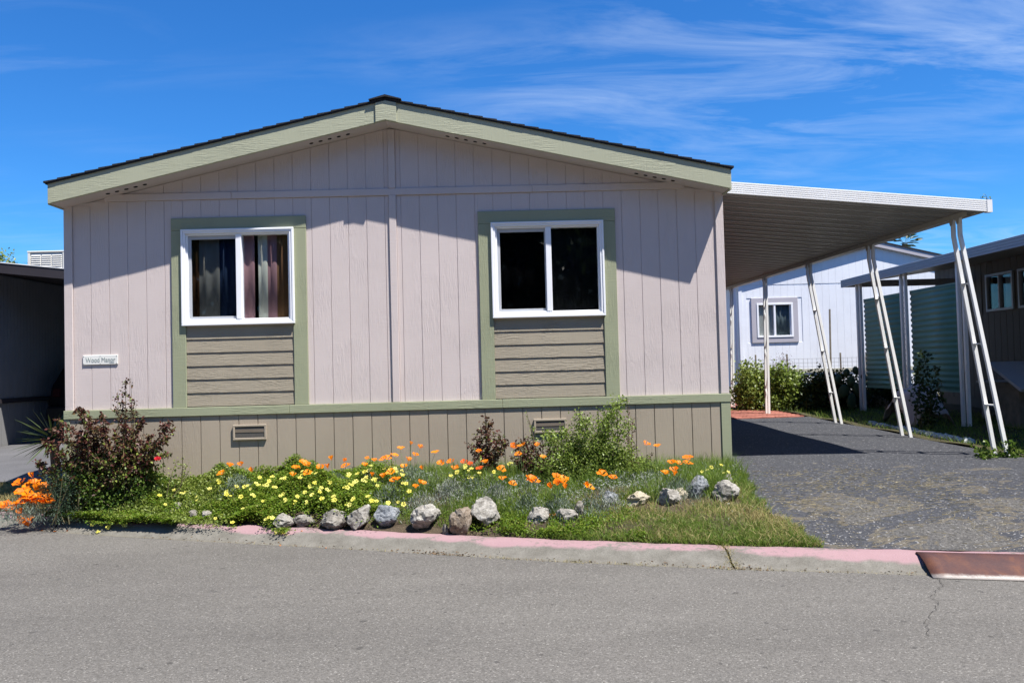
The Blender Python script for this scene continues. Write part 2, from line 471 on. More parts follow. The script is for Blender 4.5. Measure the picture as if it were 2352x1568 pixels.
def blacktop():
    t = NT('worn_blacktop'); v = t.coord(world=True)
    vo = t.n('ShaderNodeTexVoronoi'); vo.inputs['Scale'].default_value = 70; t.l(v, vo.inputs['Vector'])
    sp = t.n('ShaderNodeSeparateColor'); t.l(vo.outputs['Color'], sp.inputs[0])
    coat = t.ramp(sp.outputs[0], [(0.0, (0.024, 0.025, 0.029)), (0.8, (0.046, 0.048, 0.054)), (0.965, (0.075, 0.076, 0.08)), (1.0, (0.26, 0.26, 0.26))])
    bare = t.ramp(sp.outputs[1], [(0.0, (0.042, 0.040, 0.036)), (0.55, (0.082, 0.077, 0.068)), (0.97, (0.115, 0.109, 0.098)), (1.0, (0.24, 0.235, 0.22))])
    geo = t.n('ShaderNodeNewGeometry'); sx = t.n('ShaderNodeSeparateXYZ'); t.l(geo.outputs['Position'], sx.inputs[0])
    near = t.rng(sx.outputs[1], -2.9, 0.9, 0.10, -0.15)      # the worn strip lies along the street
    n1 = t.noise(t.coord((1, 1.6, 1), True), 1.25, 9, 0.66, 0.6)
    worn = t.math('ADD', n1, near)
    mask = t.rng(worn, 0.565, 0.63)
    col = t.mix(mask, coat, bare)
    dust = t.rng(t.noise(v, 0.8, 6, 0.6), 0.35, 0.75, 0, 0.2)
    col = t.mix(dust, col, (0.075, 0.077, 0.082))
    edge = t.math('MULTIPLY', t.rng(worn, 0.548, 0.566), t.rng(worn, 0.60, 0.572))
    col = t.mix(t.math('MULTIPLY', edge, 0.5), col, (0.16, 0.13, 0.075))
    crack = t.rng(t.noise(v, 3.2, 8, 0.7, 1.0), 0.492, 0.50); crack2 = t.rng(t.noise(v, 3.2, 8, 0.7, 1.0), 0.508, 0.50)
    h = t.math('ADD', t.math('MULTIPLY', mask, -1.4), t.noise(v, 110, 3, 0.7))
    return t.done(col, 0.8, 0.3, t.bump(h, 0.5, 0.008))
M_drive = blacktop()
def kerb_mat():
    t = NT('painted_kerb_concrete'); v = t.coord(world=True)
    base = t.ramp(t.noise(v, 6, 8, 0.7), [(0.25, (0.095, 0.088, 0.072)), (0.55, (0.155, 0.146, 0.124)), (0.8, (0.21, 0.198, 0.172))])
    sp = t.ramp(t.noise(v, 130, 2), [(0.25, (0.72, 0.72, 0.72)), (0.7, (1.15, 1.15, 1.15))])
    base = t.mix(1.0, base, sp, 'MULTIPLY')
    a = t.n('ShaderNodeAttribute'); a.attribute_name = 'across'
    n = t.noise(t.coord((0.7, 1.4, 1), True), 1.7, 4, 0.55)
    nf = t.noise(v, 26, 6, 0.75)
    # paint runs along the upper face and has worn off in patches
    top = t.math('ADD', a.outputs['Fac'], t.math('MULTIPLY', t.math('SUBTRACT', n, 0.5), 0.9))
    m = t.math('MULTIPLY', t.rng(top, 0.50, 0.58), t.rng(t.math('ADD', t.math('MULTIPLY', nf, 0.5), t.math('MULTIPLY', n, 0.6)), 0.455, 0.56))
    m = t.math('MULTIPLY', m, 0.8)
    col = t.mix(m, base, (0.315, 0.19, 0.205))
    dirt = t.math('MULTIPLY', t.rng(a.outputs['Fac'], 0.10, 0.0), t.rng(nf, 0.3, 0.6))
    col = t.mix(t.math('MULTIPLY', dirt, 0.7), col, (0.13, 0.115, 0.08))
    h = t.math('ADD', t.noise(v, 90, 3, 0.7), t.math('MULTIPLY', t.noise(v, 8, 4), 1.5))
    return t.done(col, 0.85, 0.25, t.bump(h, 0.45, 0.006))
M_kerb = kerb_mat()
def soil_mat(name, a, b, sc=7):
    t = NT(name); v = t.coord(world=True)
    col = t.ramp(t.noise(v, sc, 9, 0.7), [(0.25, a), (0.7, b)])
    lit = t.rng(t.noise(v, 60, 3), 0.62, 0.72, 0, 0.6)
    col = t.mix(lit, col, (0.26, 0.20, 0.12))
    return t.done(col, 0.95, 0.1, t.bump(t.noise(v, 40, 6, 0.7), 0.9, 0.02))
M_soil = soil_mat('bed_soil', (0.035, 0.026, 0.018), (0.10, 0.078, 0.052))
M_dryground = soil_mat('dry_ground', (0.06, 0.055, 0.03), (0.13, 0.11, 0.07), 3)
M_yard = soil_mat('yard_ground', (0.035, 0.035, 0.02), (0.08, 0.07, 0.04), 3)
def rust_mat():
    t = NT('rusted_plate'); v = t.coord(world=True)
    a = t.n('ShaderNodeAttribute'); a.attribute_name = 'across'
    n = t.noise(t.coord((2.2, 1, 4), True), 3.5, 8, 0.7, 0.4)
    col = t.ramp(n, [(0.25, (0.042, 0.022, 0.023)), (0.5, (0.075, 0.032, 0.025)), (0.68, (0.115, 0.046, 0.025)), (0.85, (0.20, 0.095, 0.035))])
    wear = t.rng(t.math('ADD', a.outputs['Fac'], t.math('MULTIPLY', t.noise(v, 22, 6, 0.75), 0.22)), 0.285, 0.17)
    col = t.mix(wear, col, (0.30, 0.265, 0.235))
    edge = t.rng(t.math('ADD', a.outputs['Fac'], t.math('MULTIPLY', t.noise(v, 14, 6), 0.25)), 0.98, 1.10, 0, 0.8)
    col = t.mix(edge, col, (0.42, 0.22, 0.07))
    return t.done(col, t.rng(wear, 0, 1, 0.62, 0.42), 0.35, t.bump(t.noise(v, 60, 5), 0.3, 0.004))
M_rust = rust_mat()
def rock_mat(name, a, b, c, vein=0.5, sc=9):
    t = NT(name); v = t.coord((1, 1, 2.2))
    o = t.coord()
    n = t.noise(v, sc, 8, 0.68, 1.2)
    col = t.ramp(n, [(0.28, a), (0.48, b), (0.68, c)])
    f = t.ramp(t.noise(o, 70, 4, 0.7), [(0.25, (0.55, 0.54, 0.52)), (0.6, (1.1, 1.1, 1.1))])
    col = t.mix(vein, col, f, 'MULTIPLY')
    return t.done(col, 0.9, 0.2, t.bump(t.math('ADD', t.noise(o, 26, 8, 0.7), t.math('MULTIPLY', n, 0.8)), 0.8, 0.02))
M_rock = {
    'white': rock_mat('pale_rock', (0.085, 0.076, 0.066), (0.25, 0.235, 0.205), (0.44, 0.425, 0.385), 0.9),
    'grey': rock_mat('grey_rock', (0.08, 0.072, 0.062), (0.19, 0.175, 0.15), (0.35, 0.33, 0.295), 0.9),
    'blue': rock_mat('blue_grey_rock', (0.06, 0.067, 0.075), (0.16, 0.175, 0.19), (0.40, 0.41, 0.41), 0.8),
    'brown': rock_mat('banded_brown_rock', (0.09, 0.065, 0.045), (0.19, 0.15, 0.11), (0.33, 0.29, 0.25), 0.6, 5),
    'tan': rock_mat('smooth_tan_rock', (0.27, 0.23, 0.16), (0.38, 0.335, 0.245), (0.46, 0.42, 0.33), 0.35, 4),
}
M_leaf_red = leafmat('dark_rose_leaf', (0.05, 0.018, 0.015), (0.13, 0.046, 0.034), 0.25, 0.42, 0.35, (0.09, 0.09, 0.03))
M_leaf_olive = leafmat('olive_leaf', (0.11, 0.16, 0.028), (0.23, 0.28, 0.06), 0.35, 0.4, 0.4)
M_leaf_green = leafmat('green_leaf', (0.045, 0.09, 0.014), (0.11, 0.18, 0.026), 0.4, 0.4, 0.35, (0.19, 0.25, 0.05))
M_leaf_bright = leafmat('bright_shrub_leaf', (0.13, 0.20, 0.03), (0.29, 0.38, 0.075), 0.4, 0.4, 0.4, (0.06, 0.07, 0.03))
M_leaf_cover = leafmat('clover_leaf', (0.085, 0.155, 0.012), (0.17, 0.27, 0.026), 0.45, 0.5, 0.25, (0.21, 0.22, 0.035))
M_leaf_grey = leafmat('grey_green_leaf', (0.11, 0.15, 0.11), (0.21, 0.255, 0.20), 0.3, 0.6, 0.2)
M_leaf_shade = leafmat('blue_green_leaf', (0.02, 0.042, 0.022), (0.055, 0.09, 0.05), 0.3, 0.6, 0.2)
M_leaf_silver = leafmat('silver_leaf', (0.16, 0.18, 0.145), (0.31, 0.335, 0.28), 0.3, 0.6, 0.2)
M_grass = leafmat('grass_blade', (0.085, 0.155, 0.020), (0.17, 0.26, 0.04), 0.45, 0.5, 0.25, (0.24, 0.29, 0.07))
M_dry = leafmat('dry_grass_blade', (0.30, 0.25, 0.10), (0.52, 0.43, 0.21), 0.4, 0.6, 0.2, (0.20, 0.22, 0.06))
M_straw = leafmat('straw', (0.22, 0.18, 0.095), (0.40, 0.34, 0.20), 0.2, 0.6, 0.2)
M_yucca = leafmat('yucca_leaf', (0.05, 0.075, 0.02), (0.13, 0.15, 0.05), 0.2, 0.4, 0.4)
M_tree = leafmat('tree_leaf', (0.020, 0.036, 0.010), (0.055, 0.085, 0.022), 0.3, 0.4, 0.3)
M_purple = leafmat('purple_twig', (0.10, 0.06, 0.065), (0.20, 0.13, 0.13), 0.2, 0.6, 0.2)
M_cane = plain('cane_bark', (0.12, 0.10, 0.05), 0.3, 12, 0.7)
M_stem = plain('flower_stem', (0.10, 0.16, 0.05), 0.2, 12, 0.6)
def petal(name, a, b):
    t = NT(name)
    oi = t.n('ShaderNodeObjectInfo')
    col = t.ramp(oi.outputs['Random'], [(0, a), (1, b)])
    t.done(col, 0.5, 0.25)
    tr = t.n('ShaderNodeBsdfTranslucent'); t.l(col, tr.inputs[0])
    ms = t.n('ShaderNodeMixShader'); ms.inputs[0].default_value = 0.35
    t.l(t.b.outputs[0], ms.inputs[1]); t.l(tr.outputs[0], ms.inputs[2]); t.l(ms.outputs[0], t.o.inputs[0]); return t.m
M_poppy = petal('poppy_petal', (0.80, 0.175, 0.002), (0.85, 0.275, 0.006))
M_redpoppy = petal('red_poppy_petal', (0.70, 0.085, 0.006), (0.76, 0.11, 0.01))
M_yellow = petal('yellow_petal', (0.80, 0.72, 0.10), (0.85, 0.80, 0.22))
M_rose = petal('rose_petal', (0.62, 0.03, 0.05), (0.70, 0.05, 0.07))
M_brick = plain('red_paver', (0.30, 0.115, 0.085), 0.3, 2.5, 0.85, 0.3, 80)
M_whouse = embossed('white_house_siding', (0.74, 0.76, 0.80), 'z', 0.3)
M_wtrim = plain('lilac_trim', (0.42, 0.40, 0.43), 0.04, 2, 0.6)
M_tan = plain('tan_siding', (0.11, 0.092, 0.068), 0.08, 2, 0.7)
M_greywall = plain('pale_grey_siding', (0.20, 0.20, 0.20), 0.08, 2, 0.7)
M_nfascia = metal_paint('grey_fascia_enamel', (0.36, 0.37, 0.40), 0.1, (6, 1, 6))
M_brownf = plain('dark_brown_fascia', (0.035, 0.030, 0.034), 0.1, 2, 0.6)
M_teal = metal_paint('green_corrugated', (0.13, 0.30, 0.25), 0.10, (3, 3, 1))
M_carpaint = plain('black_car_paint', (0.008, 0.008, 0.009), 0.1, 1, 0.45, spec=0.15)
M_carglass = plain('dark_car_glass', (0.006, 0.006, 0.007), 0.1, 1, 0.08, spec=0.6)
M_tail = plain('tail_light_red', (0.022, 0.004, 0.004), 0.1, 5, 0.7, spec=0.1)
M_rubber = plain('tyre_rubber', (0.015, 0.015, 0.015), 0.1, 5, 0.85)
M_steel = plain('wheel_alloy', (0.35, 0.35, 0.36), 0.1, 5, 0.35, metal=0.8)
M_ac = plain('cream_cooler_metal', (0.72, 0.70, 0.63), 0.05, 3, 0.5)
M_wood = plain('weathered_wood', (0.20, 0.17, 0.13), 0.25, 9, 0.85, 0.4, 60)
M_tarp = plain('pale_pink_tarp', (0.50, 0.42, 0.40), 0.08, 3, 0.6)
M_wire = plain('galvanised_wire', (0.35, 0.35, 0.35), 0.1, 5, 0.5, metal=0.5)
M_whiteboard = plain('white_board', (0.42, 0.42, 0.43), 0.04, 3, 0.6)
M_bstone = plain('white_border_stone', (0.55, 0.57, 0.56), 0.15, 20, 0.85, 0.4, 60)
M_sign = plain('ivory_sign_plate', (0.70, 0.70, 0.66), 0.03, 6, 0.4)
M_signtext = plain('sign_lettering', (0.30, 0.34, 0.33), 0.05, 6, 0.5)
M_bark = plain('tree_bark', (0.10, 0.075, 0.05), 0.3, 8, 0.9, 0.6, 30)
M_cactus = plain('cactus_skin', (0.05, 0.08, 0.035), 0.2, 8, 0.6)

# ================================================================== setting
gx = np.array([-400, -60, 60, 400.0]); GX, GY = np.meshgrid(gx, gx)
grid('ground', GX, GY, np.full_like(GX, -0.62), M_dryground)
# street
xs = np.concatenate([[-40, -20], np.linspace(-10, 10, 161), [20, 40]])
rows = np.linspace(0, 1, 24)
RX = np.repeat(xs[None], len(rows), 0); RY = np.empty_like(RX)
for i, r in enumerate(rows):
    RY[i] = (1 - r) * -15.0 + r * (yb(xs) + 0.06)
road = grid('road', RX, RY, np.full_like(RX, -0.35) + 0.004 * np.sin(RX * 1.3) * np.sin(RY * 1.1), M_road)
# kerb in cast lengths with an open joint between each
JX = [-12, -8.1, -4.6, 1.715, 4.85, 8, 12]
kerb = thing('kerb', (0, float(yb(0)), -0.35), None, None); kerb['kind'] = 'structure'
prof = [(0.0, -0.352), (0.02, -0.345), (0.10, -0.325), (0.16, -0.288), (0.205, -0.262), (0.25, -0.252), (0.345, -0.246), (0.36, -0.252), (0.362, -0.42)]
pl = np.cumsum([0] + [math.dist(prof[i], prof[i + 1]) for i in range(len(prof) - 1)]); pl = pl / pl[-2]
for a, b in zip(JX[:-1], JX[1:]):
    n = max(6, int((b - a) / 0.08)); kx = np.linspace(a + 0.008, b - 0.008, n)
    X = np.repeat(kx[None], len(prof), 0)
    wob = 0.006 * np.sin(kx * 9.1) + 0.004 * np.sin(kx * 23.7 + 1)
    Y = np.stack([yb(kx) + p[0] + wob * (0.3 + p[0]) for p in prof])
    Z = np.stack([np.full(n, p[1]) + (0.3 * wob if 0 < k < 8 else 0) for k, p in enumerate(prof)])
    grid('kerb_length', X, Y, Z, M_kerb, parent=kerb, attr=np.repeat(pl[:, None], n, 1))
# ground behind the kerb
def dgrid(name, xs, Ds, mat, dz, ymax=None, wob=0.0, xr=None):
    X = np.repeat(np.asarray(xs)[None], len(Ds), 0); Y = np.stack([yk(X[0]) + 0.003 + D for D in Ds])
    Z = gz(X, Y) + dz
    if wob:
        Z += wob * (np.sin(X * 5.1 + 1.3 * np.sin(Y * 3.7)) * np.sin(Y * 4.3) + 0.6 * np.sin(X * 13.7 + Y * 9.1))
    return grid(name, X, Y, Z, mat)
Dlong = np.concatenate([np.linspace(0, 4, 27), np.linspace(4.6, 20, 20), [30, 45, 70]])
dgrid('yard', np.concatenate([[-38, -25, -15], np.linspace(-10, 14, 81), [20, 30, 38]]), Dlong, M_yard, -0.05)
# driveway under the carport
dx = np.linspace(2.30, 5.97, 40); dX = np.repeat(dx[None], 70, 0)
ty = np.linspace(0, 1, 70)[:, None]
dY = (yk(dX) + 0.004) * (1 - ty) + 7.0 * ty
grid('driveway', dX, dY, gz(dX, dY) + 0.006 * np.sin(dX * 2.3) * np.sin(dY * 1.9), M_drive)
ax = np.linspace(5.97, 12, 40); aX = np.repeat(ax[None], 30, 0); ty = np.linspace(0, 1, 30)[:, None]
aY = (yk(aX) + 0.004) * (1 - ty) + (-0.25) * ty
grid('driveway_apron', aX, aY, gz(aX, aY) + 0.006 * np.sin(aX * 2.3) * np.sin(aY * 1.9), M_drive)
lx = np.linspace(-8.55, -4.85, 30); lX = np.repeat(lx[None], 50, 0); ty = np.linspace(0, 1, 50)[:, None]
lY = (yk(lX) + 0.72) * (1 - ty) + 22 * ty
M_ldrive = M_drive
def smooth_blacktop():
    t = NT('grey_blacktop'); v = t.coord(world=True)
    col = t.ramp(t.noise(v, 90, 3), [(0.3, (0.07, 0.07, 0.075)), (0.7, (0.125, 0.124, 0.125))])
    big = t.ramp(t.noise(v, 1.1, 6), [(0.3, (0.8, 0.8, 0.8)), (0.7, (1.15, 1.15, 1.15))])
    return t.done(t.mix(1.0, col, big, 'MULTIPLY'), 0.8, 0.3, t.bump(t.noise(v, 120, 3), 0.4, 0.005))
grid('neighbour_driveway', lX, lY, gz(lX, lY) + 0.004 * np.sin(lX * 3), smooth_blacktop())
# planting bed in front of the home
def bed_edge(y):      # ragged right-hand edge against the driveway
    return np.interp(y, [-2.7, -2.4, -1.9, -1.4, -0.8, 0.0, 0.2], [2.48, 2.42, 2.30, 2.30, 2.42, 2.58, 2.55]) + 0.03 * np.sin(y * 11) + 0.02 * np.sin(y * 27)
u = np.linspace(0, 1, 120); bD = np.linspace(0, 1, 30)
X0 = np.full(30, -4.9)
BX = np.empty((30, 120)); BY = np.empty_like(BX)
for i, s in enumerate(bD):
    xx = -4.9 + u * 7.5
    for k in range(3):
        yy = (yk(xx) + 0.002) * (1 - s) + np.maximum(0.06, yk(xx) + 0.25) * s
        xr_ = bed_edge(yy[-1]); xx = -4.9 + u * (xr_ + 4.9)
    BX[i] = xx; BY[i] = yy
edge_f = np.clip((1 - u) * 12, 0, 1)[None] * np.clip(bD * 8 + 0.25, 0, 1)[:, None]
BZ = gz(BX, BY) - 0.012 + edge_f * (0.035 + 0.015 * np.sin(BX * 7.3) * np.sin(BY * 6.1 + BX))
grid('flower_bed', BX, BY, BZ, M_soil)

# brick paving at the back of the driveway
pav = thing('brick_paving', (4.2, 7.0, 0.08), None, None); pav['kind'] = 'structure'
pme = MB().box(-0.115, 0.115, -0.055, 0.055, 0, 0.05); pme = mesh('brick', pme.v, pme.f, M_brick)
rest = MB()
j = 0
y = 7.03
while y < 12.5:
    off = 0.12 if j % 2 else 0.0
    x = 2.55 + off
    while x < 5.85:
        z = float(gz(x, y)) - 0.035 + random.uniform(-0.004, 0.006)
        if x > 4.05 and y < 10.4:
            link('brick', pme, pav, (x, y, z), (random.uniform(-.01, .01), random.uniform(-.01, .01), random.uniform(-.02, .02)))
        else:
            rest.box(x - 0.115, x + 0.115, y - 0.055, y + 0.055, z, z + 0.05)
        x += 0.24
    y += 0.12; j += 1
o = rest.build('brick_remainder', M_brick, pav); o['kind'] = 'stuff'

# ================================================================== the pink home
XL, XR, XM = -4.66, 2.48, -1.135
ZE, ZR = 3.03, 3.832
SL = (ZR - ZE) / (XM - XL); SRr = (ZR - ZE) / (XR - XM)
def roofz(x, dz=0):
    return (ZE + (x - XL) * SL if x < XM else ZE + (XR - x) * SRr) + dz
DEPTH = 17.0
home = thing('mobile_home', (XM, 0, 0), 'pink mobile home with sage trim and low gable roof facing the street', 'house')
WINS = [(-3.51, -2.06, -3.398, -2.19), (-0.197, 1.295, -0.06, 1.163)]     # trim left/right, frame left/right
ZT = 2.892; FZ0, FZ1 = 1.728, 2.766
# front wall backing with real openings
fw = MB()
cols = [XL + 0.01, WINS[0][2] + 0.04, WINS[0][3] - 0.04, WINS[1][2] + 0.04, WINS[1][3] - 0.04, XR - 0.01]
for i in range(5):
    if i in (1, 3):
        fw.box(cols[i], cols[i + 1], 0.0055, 0.09, 0.77, FZ0 + 0.04); fw.box(cols[i], cols[i + 1], 0.0055, 0.09, FZ1 - 0.04, 3.08)
    else:
        fw.box(cols[i], cols[i + 1], 0.0055, 0.09, 0.77, 3.08)
fw.prism_y([(XL + 0.24, 3.08), (XR - 0.24, 3.08), (XM, ZR - 0.004)], 0.0055, 0.09)
fwall = fw.build('front_wall', M_pink, home)
# grooved siding, one strip after another
gl = [-4.58 + 0.1985 * k for k in range(18)]; gr = [-1.03 + 0.2002 * k for k in range(18)]
strips = []
e = [XL + 0.09] + [g for g in gl if g > XL + 0.1 and g < -1.18] + [-1.158]
strips += list(zip(e[:-1], e[1:]))
e = [-1.082] + [g for g in gr if g < 2.38] + [2.392]
strips += list(zip(e[:-1], e[1:]))
G = 0.0026
def strip_board(x0, x1, z0, z1, slant=False):
    if x1 - x0 < 0.02: return
    m = MB(); c = ((x0 + x1) / 2, 0, z0); dy = random.uniform(-0.0012, 0.0012)
    if slant:
        pts = [(x0, z0), (x1, z0), (x1, roofz(x1) - 0.003)]
        if x0 < XM < x1: pts.append((XM, ZR - 0.003))
        pts.append((x0, roofz(x0) - 0.003))
        if min(roofz(x0), roofz(x1)) - z0 < 0.02:
            return
        m.prism_y(pts, dy, 0.0054)
    else:
        m.box(x0, x1, dy, 0.0054, z0, z1)
    m.build('siding_board', M_pink, fwall, bevel=0.0015, origin=c)
for x0, x1 in strips:
    x0 += G; x1 -= G
    segs = [(x0, x1, 0.852)]
    for a, b, _, _ in WINS:
        new = []
        for s0, s1, zb in segs:
            if s1 <= a or s0 >= b: new.append((s0, s1, zb)); continue
            if s0 < a: new.append((s0, a, zb))
            if s1 > b: new.append((b, s1, zb))
            new.append((max(s0, a), min(s1, b), ZT))
        segs = new
    for s0, s1, zb in segs: strip_board(s0, s1, zb, 3.09 if min(roofz(s0), roofz(s1)) > 3.1 else min(roofz(s0), roofz(s1)) - 0.002)
    strip_board(x0, x1, 3.168, 0, True)
# trim boards
def board(name, x0, x1, y0, z0, z1, mat, parent=home, y1=0.0125, bevel=0.003):
    return box(name, x0, x1, y0, y1, z0, z1, mat, parent, bevel)
board('corner_board', XL, XL + 0.088, -0.018, 0.853, ZE + 0.02, M_pinktrim)
board('corner_board', 2.392, XR, -0.018, 0.853, ZE + 0.018, M_pinktrim)
board('centre_batten', -1.158, -1.082, -0.020, 0.853, 3.092, M_pinktrim)
board('centre_batten', -1.158, -1.082, -0.020, 3.168, ZR - 0.02, M_pinktrim)
for x0, x1 in ((-4.22, -2.86), (-2.858, 0.40), (0.402, 2.06)):
    board('frieze_board', x0, x1, -0.017, 3.093, 3.167, M_pinktrim)
for x0, x1 in ((XL - 0.01, -2.27), (-2.268, 0.02), (0.022, XR + 0.012)):
    board('skirt_band', x0, x1, -0.036, 0.762, 0.851, M_greenh, y1=0.03)
# window surrounds with lap boards below
for a, b, f0, f1 in WINS:
    board('window_trim', a, a + 0.146, -0.022, 0.853, ZT - 0.135, M_green)
    board('window_trim', b - 0.15, b, -0.022, 0.853, ZT - 0.135, M_green)
    board('window_trim', a, b, -0.0235, ZT - 0.133, ZT, M_greenh)
    n = 6; zt = FZ0 - 0.012; h = (zt - 0.853) / n
    for k in range(n):
        m = MB().prism_x([(-0.0115, 0.853 + k * h + 0.010), (0.012, 0.853 + k * h + 0.010), (0.012, 0.853 + (k + 1) * h - 0.001), (-0.003, 0.853 + (k + 1) * h - 0.001)], a + 0.148, b - 0.152)
        m.build('lap_board', M_lap, home, origin=((a + b) / 2, 0, 0.853 + k * h))
    # white sliding window
    w = thing('window', ((f0 + f1) / 2, -0.02, FZ0), None, None)
    w.parent = home; w.location = w.location - home.location
    fr = MB()
    fw_ = 0.062
    for y0, y1, i0, i1 in ((-0.052, 0.02, 0.0, 0.022), (-0.044, 0.08, 0.022, 0.046), (-0.024, 0.078, 0.046, 0.066)):
        X0_, X1_, Z0_, Z1_ = f0 + i0, f1 - i0, FZ0 + i0, FZ1 - i0
        wd = i1 - i0
        fr.box(X0_, X1_, y0, y1, Z0_, Z0_ + wd); fr.box(X0_, X1_, y0, y1, Z1_ - wd, Z1_)
        fr.box(X0_, X0_ + wd, y0, y1, Z0_ + wd, Z1_ - wd); fr.box(X1_ - wd, X1_, y0, y1, Z0_ + wd, Z1_ - wd)
    fr.build('frame', M_vinyl, w, bevel=0.003)
    xm = f0 + (f1 - f0) * 0.508
    i = 0.066
    box('mullion', xm - 0.03, xm + 0.03, -0.034, 0.06, FZ0 + i, FZ1 - i, M_vinyl, w, 0.003)
    sa = MB(); sx0, sx1, sz0, sz1 = f0 + i, xm - 0.03, FZ0 + i, FZ1 - i; q = 0.03
    sa.box(sx0, sx1, 0.0, 0.03, sz0, sz0 + q); sa.box(sx0, sx1, 0.0, 0.03, sz1 - q * 1.3, sz1)
    sa.box(sx0, sx0 + q, 0.0, 0.03, sz0 + q, sz1 - q * 1.3); sa.box(sx1 - 0.012, sx1, 0.0, 0.03, sz0 + q, sz1 - q * 1.3)
    sa.build('sash', M_alu, w, bevel=0.002)
    box('pane', sx0 + q, sx1 - 0.012, 0.012, 0.016, sz0 + q, sz1 - q * 1.3, M_glass_screen, w)
    box('pane', xm + 0.03, f1 - i, 0.026, 0.030, FZ0 + i, FZ1 - i, M_glass, w)
# skirting
sk = MB().box(XL + 0.03, XR - 0.03, -0.0095, 0.06, -0.3, 0.76).build('skirting', M_skirt, home)
e = sorted([2.27 - 0.2033 * k for k in range(34)]); e = [XL + 0.02] + [v for v in e if v > XL + 0.06] + [XR - 0.1]
VENTS = [(-2.872, -2.515, 0.492, 0.655), (0.352, 0.703, 0.480, 0.630)]
for x0, x1 in zip(e[:-1], e[1:]):
    zs = [(-0.3, 0.765)]
    box('skirting_board', x0 + 0.0048, x1 - 0.0048, -0.018 + random.uniform(-0.001, 0.001), -0.009, -0.3, 0.765, M_skirt, sk)
board('corner_board', 2.383, 2.486, -0.030, -0.32, 0.7615, M_green, y1=0.12)
board('corner_board', XL - 0.012, XL + 0.05, -0.026, -0.32, 0.7615, M_green, y1=0.1)
for x0, x1, z0, z1 in VENTS:
    v = box('skirting_vent', x0 + 0.016, x1 - 0.016, -0.0355, -0.0215, z0 + 0.016, z1 - 0.016, M_mesh, home)
    m = MB(); q = 0.022
    m.box(x0, x1, -0.0435, -0.0205, z0, z0 + q); m.box(x0, x1, -0.0435, -0.0205, z1 - q, z1)
    m.box(x0, x0 + q, -0.0435, -0.0205, z0 + q, z1 - q); m.box(x1 - q, x1, -0.0435, -0.0205, z0 + q, z1 - q)
    m.build('frame', M_skirt, v, bevel=0.003)
    box('louvre', x0 + q, x1 - q, -0.039, -0.0359, (z0 + z1) / 2 - 0.002, (z0 + z1) / 2 + 0.03, plain('vent_damper', (0.16, 0.13, 0.10), 0.1, 5, 0.6), v)
# other walls, floor
box('side_wall', XL + 0.02, XL + 0.12, 0.09, DEPTH, -0.3, ZE + 0.02, M_pink, home)
box('side_wall', XR - 0.12, XR - 0.02, 0.09, DEPTH, -0.3, ZE + 0.02, M_pink, home)
MB().prism_y([(XL + 0.12, -0.3), (XR - 0.12, -0.3), (XR - 0.12, ZE), (XM, ZR - 0.02), (XL + 0.12, ZE)], DEPTH - 0.1, DEPTH).build('back_wall', M_pink, home)
box('floor', XL + 0.12, XR - 0.12, 0.09, DEPTH - 0.1, 0.7, 0.78, M_inside, home)
box('ceiling', XL + 0.12, XR - 0.12, 0.09, DEPTH - 0.1, 3.0, 3.02, M_inside, home)
box('partition', XL + 0.12, XR - 0.12, 3.4, 3.45, 0.78, 3.0, M_inside, home)
box('partition', -1.17, -1.09, 0.09, 3.4, 0.78, 3.0, M_inside, home)
# eaves: soffit, fascia, roof
sof = MB()
for (x0, z0), (x1, z1) in (((XL - 0.005, ZE), (XM, ZR)), ((XM, ZR), (XR + 0.005, ZE))):
    sof.prism_y([(x0, z0), (x1, z1), (x1, z1 + 0.02), (x0, z0 + 0.02)], -0.268, DEPTH)
soffit = sof.build('soffit', M_soffit, home)
vh = MB().tube([(0, 0, -0.004), (0, 0, 0.006)], 0.022, 10); vme = mesh('vent_hole_disc', vh.v, vh.f, M_black)  # solid black discs; the dark inside of each hole is painted
for xc, sgn in ((-3.93, 1), (-1.76, 1), (-0.30, -1), (1.72, -1)):
    for k in range(5):
        x = xc + (k - 2) * 0.098; s = SL if sgn > 0 else -SRr
        link('vent_hole_disc', vme, soffit, (x, -0.135, roofz(x)), (0, -math.atan(s), 0))
FH = 0.205
def fascia(x0, x1, y0, y1, dz0, dz1):
    return MB().prism_y([(x0, roofz(x0) + dz0), (x1, roofz(x1) + dz0), (x1, roofz(x1) + dz1), (x0, roofz(x0) + dz1)], y0, y1)
fascia(XL - 0.012, XM - 0.005, -0.305, -0.268, -0.004, FH).build('fascia', M_fascia, home, bevel=0.002)
fascia(XM + 0.005, XR + 0.012, -0.305, -0.268, -0.004, FH).build('fascia', M_fascia, home, bevel=0.002)
cx0, cx1 = XM - 0.105, XM + 0.115
MB().prism_y([(cx0, roofz(cx0) - 0.004), (XM, ZR - 0.004), (cx1, roofz(cx1) - 0.004), (cx1, roofz(cx1) + FH - 0.006), (XM, ZR + FH - 0.006), (cx0, roofz(cx0) + FH - 0.006)], -0.322, -0.306).build('ridge_cap_board', M_fascia, home, bevel=0.002)
box('side_fascia', XL - 0.03, XL - 0.006, -0.266, DEPTH, ZE - 0.01, ZE + FH - 0.015, M_fascia, home)
box('side_fascia', XR + 0.006, XR + 0.03, -0.266, DEPTH, ZE - 0.01, ZE + FH - 0.015, M_fascia, home)
rf = MB()
for (x0, x1) in ((XL - 0.03, XM), (XM, XR + 0.03)):
    rf.prism_y([(x0, roofz(x0) + FH - 0.004), (x1, roofz(x1) + FH - 0.004), (x1, roofz(x1) + FH + 0.012), (x0, roofz(x0) + FH + 0.012)], -0.318, DEPTH + 0.1)
roof = rf.build('roof', M_shingle, home)
